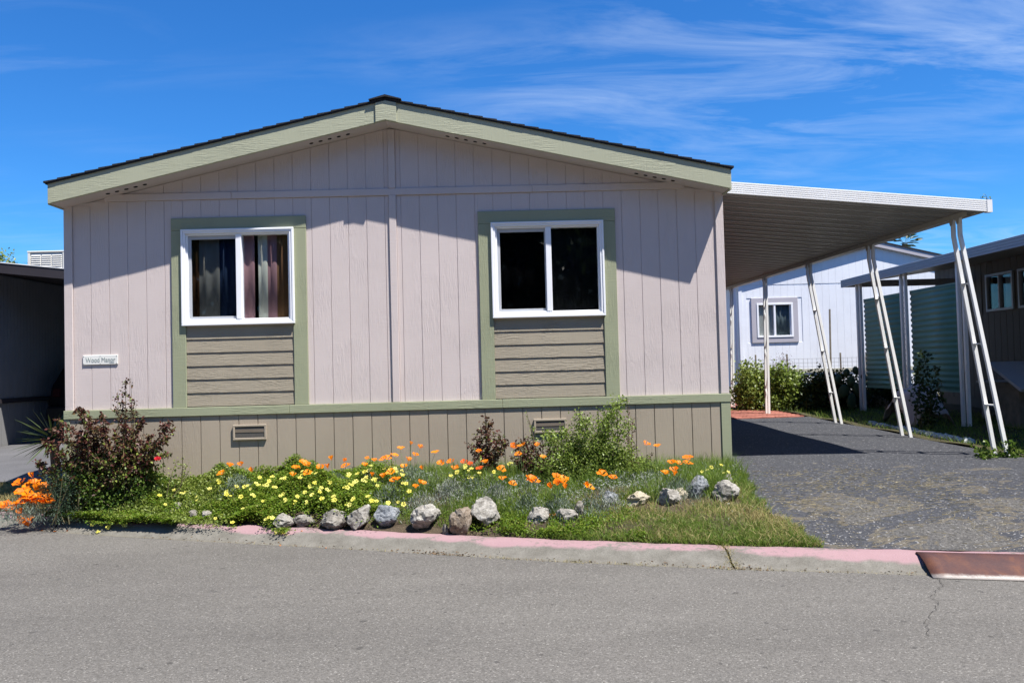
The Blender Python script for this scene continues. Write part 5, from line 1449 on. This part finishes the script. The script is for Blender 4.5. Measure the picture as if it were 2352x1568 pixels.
box('bumper', -7.88, -6.12, 5.12, 5.24, 0.36 + zg, 0.62 + zg, M_carpaint, car, 0.03)
box('number_plate', -7.26, -6.74, 5.17, 5.19, 0.70 + zg, 0.84 + zg, M_whiteboard, car)

for ch in car.children:
    ch.location = ch.location + Vector((-0.33, 1.0, 0.0))

# ================================================================== white house behind
WY = 15.0
wh = thing('white_house', (11.0, WY, 0.2), 'white gabled house behind the carport with a lilac window surround', 'house')
wx0, wx1, wxm, wze, wzr = 7.02, 15.0, 11.0, 3.50, 4.46
def wroof(x): return wze + (wzr - wze) * (1 - abs(x - wxm) / (wxm - wx0))
WW = [(7.57, 8.50, 1.84, 2.88)]
wb = MB()
for x0, x1 in ((wx0, WW[0][0]), (WW[0][1], wx1)): wb.box(x0, x1, WY + 0.012, WY + 0.1, -0.1, 3.4)
wb.box(WW[0][0], WW[0][1], WY + 0.012, WY + 0.1, -0.1, WW[0][2]); wb.box(WW[0][0], WW[0][1], WY + 0.012, WY + 0.1, WW[0][3], 3.4)
wb.prism_y([(wx0, 3.4), (wx1, 3.4), (wx1, wze), (wxm, wzr), (wx0, wze)], WY + 0.012, WY + 0.1)
ww = wb.build('front_wall', M_whouse, wh)
x = wx0 + 0.02
while x < wx1 - 0.1:
    x1 = min(x + 0.1995, wx1)
    if x1 < 7.36 or x > 8.74: box('siding_board', x, x1, WY, WY + 0.0118, 0.92, 3.36, M_whouse, ww)
    else:
        box('siding_board', x, x1, WY, WY + 0.0118, 0.92, 1.70, M_whouse, ww); box('siding_board', x, x1, WY, WY + 0.0118, 3.015, 3.36, M_whouse, ww)
    MB().prism_y([(x, 3.40), (x1, 3.40), (x1, wroof(x1) - 0.01), (x, wroof(x) - 0.01)], WY, WY + 0.0118).build('siding_board', M_whouse, ww)
    x += 0.203
box('side_wall', wx0 + 0.02, wx0 + 0.1, WY + 0.1, WY + 14, -0.1, wze, M_whouse, wh)
box('corner_board', wx0 - 0.01, wx0 + 0.09, WY - 0.018, WY + 0.02, 0.9, wze - 0.02, M_whouse, wh)
box('downpipe', wx0 - 0.12, wx0 - 0.05, WY + 0.1, WY + 0.17, 0.1, wze, M_vinyl, wh)
box('skirt_band', wx0, wx1, WY - 0.03, WY + 0.02, 0.82, 0.91, plain('cream_band', (0.48, 0.46, 0.36), 0.05, 2, 0.6), wh)
box('skirting', wx0 + 0.02, wx1, WY + 0.004, WY + 0.011, -0.1, 0.82, M_whouse, wh)
tw = thing('window', (8.04, WY, 1.70), None, None); tw.parent = wh; tw.location = tw.location - wh.location
m = MB(); X0, X1, Z0, Z1, q = 7.37, 8.735, 1.705, 3.01, 0.15
m.box(X0, X1, WY - 0.03, WY + 0.012, Z0, Z0 + q); m.box(X0, X1, WY - 0.03, WY + 0.012, Z1 - q, Z1); m.box(X0, X0 + q, WY - 0.03, WY + 0.012, Z0 + q, Z1 - q); m.box(X1 - q, X1, WY - 0.03, WY + 0.012, Z0 + q, Z1 - q)
m.build('trim', M_wtrim, tw, bevel=0.004)
m = MB(); X0, X1, Z0, Z1, q = 7.522, 8.583, 1.857, 2.858, 0.055
m.box(X0, X1, WY - 0.045, WY + 0.05, Z0, Z0 + q); m.box(X0, X1, WY - 0.045, WY + 0.05, Z1 - q, Z1); m.box(X0, X0 + q, WY - 0.045, WY + 0.05, Z0 + q, Z1 - q); m.box(X1 - q, X1, WY - 0.045, WY + 0.05, Z0 + q, Z1 - q)
m.box(8.02, 8.075, WY - 0.035, WY + 0.05, Z0 + q, Z1 - q)
m.build('frame', M_vinyl, tw, bevel=0.004)
box('pane', X0 + q, 8.02, WY + 0.02, WY + 0.024, Z0 + q, Z1 - q, M_glass, tw)
box('pane', 8.075, X1 - q, WY + 0.02, WY + 0.024, Z0 + q, Z1 - q, M_glass, tw)
box('blind', X0 + q, 8.04, WY + 0.051, WY + 0.055, Z0 + 0.01, Z1 - 0.01, plain('ivory_blind', (0.50, 0.47, 0.42), 0.04, 4, 0.8), tw)
curtain('curtain', 8.05, 8.56, WY + 0.062, 1.86, 2.85, plain('slate_curtain', (0.12, 0.15, 0.16), 0.2, 6, 0.8), 'slate blue curtain in the white house window', 0.01, 4)
for a, b in ((wx0 - 0.25, wxm), (wxm, wx1 + 0.25)):
    fz_ = lambda x: wzr - (wzr - wze) / (wxm - wx0) * abs(x - wxm)
    MB().prism_y([(a, fz_(a) - 0.02), (b, fz_(b) - 0.02), (b, fz_(b) + 0.13), (a, fz_(a) + 0.13)], WY - 0.11, WY - 0.07).build('fascia', M_wtrim, wh)
    MB().prism_y([(a, fz_(a) + 0.0), (b, fz_(b) + 0.0), (b, fz_(b) + 0.02), (a, fz_(a) + 0.02)], WY - 0.07, WY + 14).build('soffit', M_whouse, wh)
    MB().prism_y([(a, fz_(a) + 0.132), (b, fz_(b) + 0.132), (b, fz_(b) + 0.17), (a, fz_(a) + 0.17)], WY - 0.13, WY + 14).build('roof', M_shingle, wh)

# ================================================================== right neighbour
rn = thing('tan_home', (10.0, 4.0, 0), 'dim tan home under its own awning at the right edge', 'house')
RX0 = 10.0; ry0, ry1 = -3.0, 9.76
RWIN = [(6.90, 7.75, 2.09, 2.80), (5.75, 6.70, 2.09, 2.80)]
b_ = MB(); ys = sorted([ry0, ry1] + [v for w in RWIN for v in w[:2]])
for a, b in zip(ys[:-1], ys[1:]):
    win = [w for w in RWIN if abs(w[0] - a) < 1e-6]
    if win:
        b_.box(RX0 + 0.012, RX0 + 0.1, a, b, -0.1, win[0][2]); b_.box(RX0 + 0.012, RX0 + 0.1, a, b, win[0][3], 3.2)
    else: b_.box(RX0 + 0.012, RX0 + 0.1, a, b, -0.1, 3.2)
b_.box(RX0 + 0.012, RX0 + 6, ry1 - 0.1, ry1 + 0.001, -0.1, 3.2)
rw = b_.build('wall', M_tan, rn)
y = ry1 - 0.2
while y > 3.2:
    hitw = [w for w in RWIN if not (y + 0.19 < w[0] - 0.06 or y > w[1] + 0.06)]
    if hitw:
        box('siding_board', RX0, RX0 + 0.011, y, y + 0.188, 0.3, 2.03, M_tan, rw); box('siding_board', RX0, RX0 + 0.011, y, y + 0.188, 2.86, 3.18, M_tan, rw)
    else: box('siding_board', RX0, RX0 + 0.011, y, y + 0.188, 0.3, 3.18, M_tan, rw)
    y -= 0.2
for a, b, z0, z1 in RWIN:
    w = thing('window', (RX0, (a + b) / 2, z0), None, None); w.parent = rn; w.location = w.location - rn.location
    m = MB(); q = 0.045; x0, x1 = RX0 - 0.03, RX0 + 0.05
    m.box(x0, x1, a - 0.02, b + 0.02, z0 - 0.02, z0 + q - 0.02); m.box(x0, x1, a - 0.02, b + 0.02, z1 - q + 0.02, z1 + 0.02)
    m.box(x0, x1, a - 0.02, a + q - 0.02, z0 + q - 0.02, z1 - q + 0.02); m.box(x0, x1, b - q + 0.02, b + 0.02, z0 + q - 0.02, z1 - q + 0.02); m.box(x0, x1, (a + b) / 2 - 0.02, (a + b) / 2 + 0.02, z0 + q - 0.02, z1 - q + 0.02)
    m.build('frame', M_alu, w)
    box('pane', RX0 + 0.015, RX0 + 0.019, a, b, z0, z1, M_glass, w)
    box('blind', RX0 + 0.12, RX0 + 0.125, a, a + (b - a) * 0.5, z0, z1, M_whiteboard, w)
    box('backing', RX0 + 0.3, RX0 + 0.32, a - 0.3, b + 0.3, z0 - 0.3, z1 + 0.3, M_black, w)  # black sheet stands in for the unlit room behind the pane
MB().prism_y([(9.8, 3.18), (13, 3.75), (16.2, 3.18), (16.2, 3.28), (13, 3.85), (9.8, 3.28)], ry0 - 0.2, ry1 + 0.2).build('roof', M_brownf, rn)
aw = thing('awning', (7.4, 4.0, 0), 'grey ribbed awning over the shaded right-hand yard', 'awning')
def azf(x): return 2.735 + (x - 7.3) * 0.13
AY0, AY1 = -2.4, 8.46
k = 0; y = AY0 + 0.05
while y < AY1 - 0.05:
    m = MB(); V = []
    for x in (7.32, RX0 - 0.005):
        for dy, dz in ((0.004, 0), (0.24, 0), (0.26, 0.04), (0.296, 0.04), (0.296, 0.044), (0.256, 0.044), (0.236, 0.004), (0.004, 0.004)): V.append((x, y + dy, azf(x) + dz))
    m.add(V, [(i, (i + 1) % 8, (i + 1) % 8 + 8, i + 8) for i in range(8)]); m.build('roof_panel', M_croof, aw, origin=(8.6, y, 2.8)); y += 0.3
m = MB(); V = []; sec = []
for k in range(4): sec += [(-0.012, k / 4 + 0.02), (-0.012, (k + 1) / 4 - 0.04), (-0.004, (k + 1) / 4 - 0.02)]
for y in (AY0, AY1):
    for dx_, t in sec: V.append((7.3 + dx_, y, 2.69 + 0.165 * t))
    for dx_, t in reversed(sec): V.append((7.325, y, 2.69 + 0.165 * t))
n = len(sec) * 2
m.add(V, [(i, (i + 1) % n, (i + 1) % n + n, i + n) for i in range(n)] + [tuple(range(n)), tuple(range(2 * n - 1, n - 1, -1))])
m.build('side_fascia', M_nfascia, aw)
box('end_fascia', 7.3, RX0 - 0.01, AY1, AY1 + 0.02, 2.70, 2.84, M_nfascia, aw)
for yy in (7.92, 6.05, 4.18, 0.6, -1.6):
    for d_ in (0, 0.16):
        box('post', 7.38, 7.43, yy - d_, yy - d_ + 0.05, 0.0, 2.735, M_cpost, aw)
# corrugated screens between the awning posts
def corr(y0, y1, label):
    t = thing('corrugated_screen', (7.46, (y0 + y1) / 2, 0.6), label, 'screen')
    n = 18; z0, z1 = 0.62, 2.36; V = []; Fc = []; k = n * 6
    for i in range(k + 1):
        z = z0 + (z1 - z0) * i / k; x = 7.46 + 0.013 * math.sin(i / 6 * 2 * math.pi)
        V += [(x, y0, z), (x, y1, z)]
        if i: Fc.append((2 * i - 2, 2 * i - 1, 2 * i + 1, 2 * i))
    me = mesh('corrugated_sheet', V, Fc, M_teal, True); o = link('corrugated_sheet', me, t, (0, 0, 0))
    s = o.modifiers.new('thick', 'SOLIDIFY'); s.thickness = 0.002
    box('edge_strip', 7.445, 7.475, y0, y1, z1, z1 + 0.025, M_teal, t); box('edge_strip', 7.445, 7.475, y0, y1, z0 - 0.025, z0, M_teal, t)
corr(6.12, 7.76, 'green corrugated screen, far one, between the awning posts')
corr(4.26, 5.86, 'green corrugated screen nearest the street between the awning posts')
# shaded yard
yx = np.linspace(5.99, 9.95, 30); yX = np.repeat(yx[None], 40, 0); ty = np.linspace(0, 1, 40)[:, None]; yY = -0.24 * (1 - ty) + 11 * ty + 0 * yX
grid('side_yard', yX, yY, gz(yX, yY) + 0.01 + 0.02 * np.sin(yX * 4) * np.sin(yY * 3), M_yard)
N = 16000; x = RNG.uniform(6.02, 8.8, N); y = RNG.uniform(-0.2, 8.5, N)
k = RNG.random(N) < 0.2 + 0.8 * patchy(x, y, 2.2); x, y = x[k], y[k]
me = blade_mesh('yard_grass', np.c_[x, y, gz(x, y)], updir(len(x), 0.5), RNG.uniform(0.04, 0.16, len(x)), RNG.uniform(0.004, 0.008, len(x)), M_grass, 0.9)
props(link('yard_grass', me), 'dark shaded grass in the yard right of the carport posts', 'grass', kind='stuff')
# white border stones
stm = None
for i in range(26):
    px = 1990 + (2210 - 1990) * i / 25; py = 976 + (1018 - 976) * i / 25 + random.uniform(-1, 1)
    p = hit(px, py); import bmesh
    if i % 9 == 0:
        bm = bmesh.new(); bmesh.ops.create_icosphere(bm, subdivisions=2, radius=1)
        for v in bm.verts: v.co = Vector((v.co.x * 0.055, v.co.y * 0.075, max(-0.3, v.co.z) * 0.05)) * random.uniform(0.85, 1.15)
        stm = bpy.data.meshes.new('border_stone'); bm.to_mesh(stm); bm.free(); stm.materials.append(M_bstone)
    props(link('border_stone', stm, None, (p[0] + 0.1, p[1], float(gz(p[0] + 0.1, p[1])) + 0.015), (0, 0, random.uniform(0, 3)), random.uniform(0.8, 1.2)),
          'small white border stone in the row behind the leaning carport posts', 'stone', 'white border stones along the shaded yard')
# scalloped picket edging
def edging(px0, px1, pyb, h, yv_label):
    a = hit(px0, pyb); b = hit(px1, pyb + 4)
    t = thing('picket_edging', tuple((a + b) / 2), yv_label, 'edging fence')
    n = 13
    for k in range(n):
        s = k / (n - 1); p = a + (b - a) * s; zz = float(gz(p[0], p[1]))
        hh = h * (0.55 + 0.45 * math.sin(s * math.pi)); dirv = unit(b - a); w = np.linalg.norm((b - a)[:2]) / n * 0.42
        m = MB(); q0 = p - dirv * w; q1 = p + dirv * w; nrm = np.array([-dirv[1], dirv[0], 0]) * 0.01
        V = [(*(q0 - nrm)[:2], zz - 0.02), (*(q1 - nrm)[:2], zz - 0.02), (*(q1 - nrm)[:2], zz + hh), (*(p - nrm)[:2], zz + hh + 0.03), (*(q0 - nrm)[:2], zz + hh)]
        V2 = [(v[0] + 2 * nrm[0], v[1] + 2 * nrm[1], v[2]) for v in V]
        m.add(V + V2, [(0, 1, 2, 3, 4), (9, 8, 7, 6, 5)] + [(i, i + 5, (i + 1) % 5 + 5, (i + 1) % 5) for i in range(5)]); m.build('picket', M_wood, t)
edging(1975, 2040, 935, 0.28, 'scalloped wooden picket edging, far section, in the shaded yard')
edging(2035, 2100, 948, 0.22, 'scalloped wooden picket edging, middle section, in front of the tarp')
edging(2095, 2175, 958, 0.32, 'scalloped wooden picket edging, near section, right of the tarp')
# tarp over something
p = hit(2135, 952); t0 = np.array([7.35, 4.9, 0.0]); bx = at(2095, 945, x=7.2); bx2 = at(2172, 945, x=7.2)
n = 16; yy0, yy1 = bx2[1], bx[1]
XX, YY = np.meshgrid(np.linspace(-1, 1, n), np.linspace(-1, 1, n))
ZZ = np.maximum(0, 0.62 - 0.30 * np.abs(XX) ** 3 - 0.42 * np.abs(YY) ** 2.2 + 0.05 * np.sin(XX * 6 + YY * 3) + 0.04 * np.sin(YY * 11))
o = grid('tarp', 7.0 + XX * 0.36, (yy0 + yy1) / 2 + YY * (yy1 - yy0) / 2, ZZ + float(gz(7, 5)), M_tarp, kind=None)
o.modifiers.new('thick', 'SOLIDIFY').thickness = 0.004
props(o, 'pale pink tarp draped in the shade below the green screen', 'tarp')
# clutter against the tan wall
tb = thing('garden_table', (8.9, 5.2, 0), 'pale low table in the shade below the tan home window', 'table')
box('tabletop', 8.5, 9.3, 4.8, 5.7, 0.70, 0.74, M_whiteboard, tb, 0.006)
for xx in (8.55, 9.2):
    for yy in (4.85, 5.6): box('leg', xx, xx + 0.05, yy, yy + 0.05, 0.0, 0.70, M_whiteboard, tb)
p = at(2340, 860, x=8.2)
o = MB().prism_x([(-0.5, 0.0), (0.35, 0.42), (0.33, 0.46), (-0.52, 0.04)], -0.3, 0.3).build('leaning_board', M_whiteboard, None); o.location = (8.2, float(p[1]), float(p[2]) - 0.25); WLOC[o.name] = o.location
props(o, 'slanted white board at the right edge in the shade', 'board')
bxs = MB().box(8.0, 8.4, float(p[1]) - 0.3, float(p[1]) + 0.3, 0, float(p[2]) - 0.12).build('storage_box', M_wood, None)
props(bxs, 'dark wooden storage box under the slanted white board', 'box')

# ================================================================== greenery behind the driveway
GY_ = 9.3
shrub('hedge', (1745, 948), 9.4, [(1705, 850), (1715, 838), (1730, 845), (1740, 860), (1712, 880), (1725, 900), (1750, 880), (1705, 910), (1765, 860), (1735, 925), (1755, 910)], 'olive leafy bush behind the fourth carport post', 7000, 0.075, M_leaf_olive, 0.5, 0.20, yspread=0.4, ground=0.1)
shrub('hedge', (1795, 945), 9.0, [(1775, 850), (1795, 845), (1815, 850), (1835, 865), (1840, 880), (1785, 880), (1810, 880), (1790, 910), (1770, 920), (1820, 900), (1795, 930)], 'bright green vine-covered bush between the third and fourth carport posts', 7500, 0.075, M_leaf_bright, 0.3, 0.16, yspread=0.35, ground=0.1)
shrub('bare_shrub', (1795, 870), 11.5, [(1775, 825), (1790, 815), (1800, 810), (1810, 825), (1825, 835), (1780, 840), (1815, 845), (1800, 830)], 'purplish twiggy shrub before the white house wall', 1100, 0.05, M_purple, 0.15, 0.13, wmul=0.3, yspread=0.2, ground=0.3)
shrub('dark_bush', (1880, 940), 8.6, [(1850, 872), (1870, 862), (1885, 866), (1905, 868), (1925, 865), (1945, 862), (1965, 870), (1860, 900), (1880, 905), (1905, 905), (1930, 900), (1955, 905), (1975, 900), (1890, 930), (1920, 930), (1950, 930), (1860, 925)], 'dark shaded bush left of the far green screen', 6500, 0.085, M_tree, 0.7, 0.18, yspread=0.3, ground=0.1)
shrub('dark_bush', (2110, 930), 3.9, [(2120, 800), (2135, 815), (2150, 840), (2110, 830), (2160, 870), (2140, 890), (2165, 910)], 'thin dark climbing plant in front of the near green screen', 700, 0.07, M_tree, 0.1, 0.07, yspread=0.1, ground=0.03)
shrub('post_weed', (2300, 1052), 0.55, [(2240, 1035), (2262, 1020), (2255, 1045), (2270, 1048), (2335, 1030), (2345, 1040), (2320, 1058), (2350, 1062), (2290, 1060)], 'leafy green weed around the foot of the nearest carport post', 420, 0.06, M_leaf_green, 0.15, 0.06, yspread=0.15, ground=-0.02)
shrub('roof_sprig', (2262, 462), 0.5, [(2252, 452), (2262, 446), (2270, 455), (2274, 452)], 'tiny weed sprig growing on the front corner of the carport roof', 26, 0.03, M_leaf_olive, 0.01, 0.012, yspread=0.02, ground=float(cz(5.65, 0.5)) + 0.09, qmin=0.5)
shrub('dark_bush', (2035, 925), 9.0, [(1990, 890), (2010, 885), (2030, 885), (2050, 890), (2070, 890), (2090, 895), (2000, 915), (2025, 912), (2050, 915), (2075, 915), (2100, 900), (2120, 905)], 'dark foliage added to fill the black gap beneath the green screens', 4200, 0.09, M_tree, 0.7, 0.2, yspread=0.3, ground=0.1)  # added foliage that keeps the gap under the screens dark
# prickly pear
p = at(1955, 905, y=8.0); pc = thing('prickly_pear', (p[0], 8.0, 0.1), 'dark prickly pear cactus beside the far green screen', 'cactus')
for (dx_, dz_, s, r_) in ((0, 0.2, 0.18, 0.1), (-0.15, 0.42, 0.15, 0.5), (0.13, 0.46, 0.15, -0.4), (0.0, 0.62, 0.12, 0.1), (-0.24, 0.66, 0.11, 0.6), (0.24, 0.70, 0.11, -0.5), (0.27, 0.32, 0.13, -0.9), (-0.06, 0.80, 0.09, 0.2), (0.14, 0.84, 0.09, -0.1), (-0.3, 0.3, 0.13, 1.0)):
    bm = bmesh.new(); bmesh.ops.create_icosphere(bm, subdivisions=2, radius=1)
    for v in bm.verts: v.co = Vector((v.co.x * s * 0.75, v.co.y * 0.045, v.co.z * s))
    me = bpy.data.meshes.new('pad'); bm.to_mesh(me); bm.free(); me.materials.append(M_cactus); me.polygons.foreach_set('use_smooth', [True] * len(me.polygons))
    link('pad', me, pc, (p[0] + dx_, 8.0 + random.uniform(-.08, .08), 0.1 + dz_), (0, r_, random.uniform(-.5, .5)))
# wire fence and stakes before the white house
wf = thing('wire_fence', (8.0, 13.2, 0.4), 'low wire mesh fence on stakes before the white house', 'fence')
m = MB()
for k in range(7): m.bar((6.5, 13.2, 0.55 + k * 0.11), (10.0, 13.2, 0.55 + k * 0.11), 0.007)
xw = 6.5
while xw < 10: m.bar((xw, 13.2, 0.5), (xw, 13.2, 1.22), 0.006); xw += 0.12
m.build('mesh_panel', M_wire, wf)
for xs_ in (6.9, 7.75, 9.2, 9.9): MB().bar((xs_, 13.22, 0.2), (xs_, 13.22, 1.35), 0.035).build('stake', M_wood, wf)
p = at(1902, 710, y=12.0)
o = MB().bar((0, 0, 0), (0.04, 0, float(p[2]) - 0.15), 0.035).build('garden_stake', M_wood, None); o.location = (float(p[0]), 12.0, 0.15)
props(o, 'tall thin wooden stake in front of the white house', 'stake')

# ================================================================== trees
def tree(name, base, h, crown, n, lsize, mat, label, trunk=0.14, cat='tree', top=0.5):
    t = thing(name, base, label, cat); b = np.array(base, float)
    m = MB(); m.tube([b, b + [0.1, 0, h * 0.3], b + [0.0, 0.1, h * 0.55], b + [0.1, 0, h * 0.9]], [trunk, trunk * 0.8, trunk * 0.55, trunk * 0.15], 8)
    C = []
    nb = 26
    for k in range(nb):
        a = k * 2.4; u_ = (k + 0.5) / nb; hh = h * (0.35 + 0.62 * u_); r = crown * math.sqrt(max(0.05, 1 - ((u_ - 0.4) / 0.62) ** 2)) * random.uniform(0.7, 1.05)
        e_ = b + np.array([math.cos(a) * r, math.sin(a) * r, hh + random.uniform(-.2, .3)]); s = b + np.array([0.05, 0.03, hh * 0.82])
        m.tube([s, (s + e_) / 2 + [0, 0, 0.1], e_], [trunk * 0.3, trunk * 0.2, trunk * 0.06], 5)
        per = n // nb; cl = np.repeat(RNG.normal(size=(per // 14 + 1, 3)), 14, 0)[:per] * crown * 0.24
        q = RNG.uniform(0.45, 1.05, per)[:, None]
        C.append(s + (e_ - s) * q + cl + RNG.normal(size=(per, 3)) * crown * 0.05)
    m.build('trunk', M_bark, t); C = np.concatenate(C)
    o = link('crown', leaf_mesh('crown', C, balldir(len(C), 0), RNG.uniform(0.7, 1.2, len(C)) * lsize, RNG.uniform(0.5, 0.7, len(C)) * lsize, mat, 0.2), t, (0, 0, 0)); o['kind'] = 'stuff'
    return t
p = at(5, 600, y=24)
tree('broadleaf_tree', (float(p[0]) - 0.3, 24, 0.2), float(p[2]) + 0.35, 1.3, 5200, 0.13, M_leaf_olive, 'leafy tree top above the dark roof at far left')
tree('broadleaf_tree', (3.6, 30, 0.3), 6.5, 2.6, 5200, 0.3, M_tree, 'dark broadleaf tree standing behind the pink home', 0.2)
# palm seen between the roofs
p = at(2078, 560, y=38)
pt = thing('palm_tree', (float(p[0]), 38, 0.2), 'palm top showing between the carport and the white house roof', 'palm tree')
MB().tube([(p[0], 38, 0.2), (p[0], 38, p[2])], [0.22, 0.16], 8).build('trunk', M_bark, pt)
for k in range(30):
    a = random.uniform(0, 6.28); el = random.uniform(-0.9, 1.1); L = random.uniform(0.8, 1.1)
    d = np.array([math.cos(a) * math.cos(el), math.sin(a) * math.cos(el), math.sin(el)]); side = unit(np.cross(d, [0, 0, 1.0]))
    V = [(0, 0, 0)]; Fc = []
    for j in range(11):
        s = (j - 5) / 5; dd = unit(d + side * s * 0.9) * L * 0.5
        st = d * L * 0.5
        b0 = len(V); V += [st + side * (s - 0.06) * 0.02, st + side * (s + 0.06) * 0.02, st + dd + side * 0.03 + np.array([0, 0, -0.12]), st + dd * 0.5 - side * 0.03]
        Fc += [(b0, b0 + 1, b0 + 2), (b0, b0 + 2, b0 + 3)]
    b0 = len(V); V += [d * L * 0.5 + side * 0.02, d * L * 0.5 - side * 0.02]; Fc.append((0, b0, b0 + 1))
    link('frond', mesh('frond', V, Fc, M_yucca), pt, p)
# unseen tree row, added to darken the glass reflections and block low sky
ORD = ['first', 'second', 'third', 'fourth', 'fifth', 'sixth', 'seventh', 'eighth', 'ninth', 'tenth']
for i in range(10):
    x = -27 + i * 6 + random.uniform(-0.8, 0.8)
    tree('added_street_tree', (x, -21.5 + random.uniform(-1, 1), -0.5), random.uniform(9, 11.5), random.uniform(3.6, 4.2), 5200, 0.62, M_tree, ORD[i] + ' unseen dark tree from the left in the row added across the street', 0.25)

# street crack ribbons near the ramp
cm = MB()
def crack(pts, w):
    for a, b in zip(pts[:-1], pts[1:]):
        cm.add([(a[0] - w, a[1], -0.3445), (a[0] + w, a[1], -0.3445), (b[0] + w, b[1], -0.3445), (b[0] - w, b[1], -0.3445)], [(0, 1, 2, 3)])
c0 = [at(px, py, z=-0.35) for px, py in ((2150, 1322), (2165, 1345), (2150, 1358), (2140, 1372), (2155, 1385), (2148, 1400), (2130, 1420), (2128, 1440), (2135, 1465))]
pp = []
for a, b in zip(c0[:-1], c0[1:]):
    for k in range(5): pp.append(a + (b - a) * k / 5 + RNG.normal(size=3) * 0.008)
crack(pp, 0.0016)
cr = cm.build('street_crack', plain('crack_fill', (0.035, 0.032, 0.028), 0.2, 20, 0.95), road)
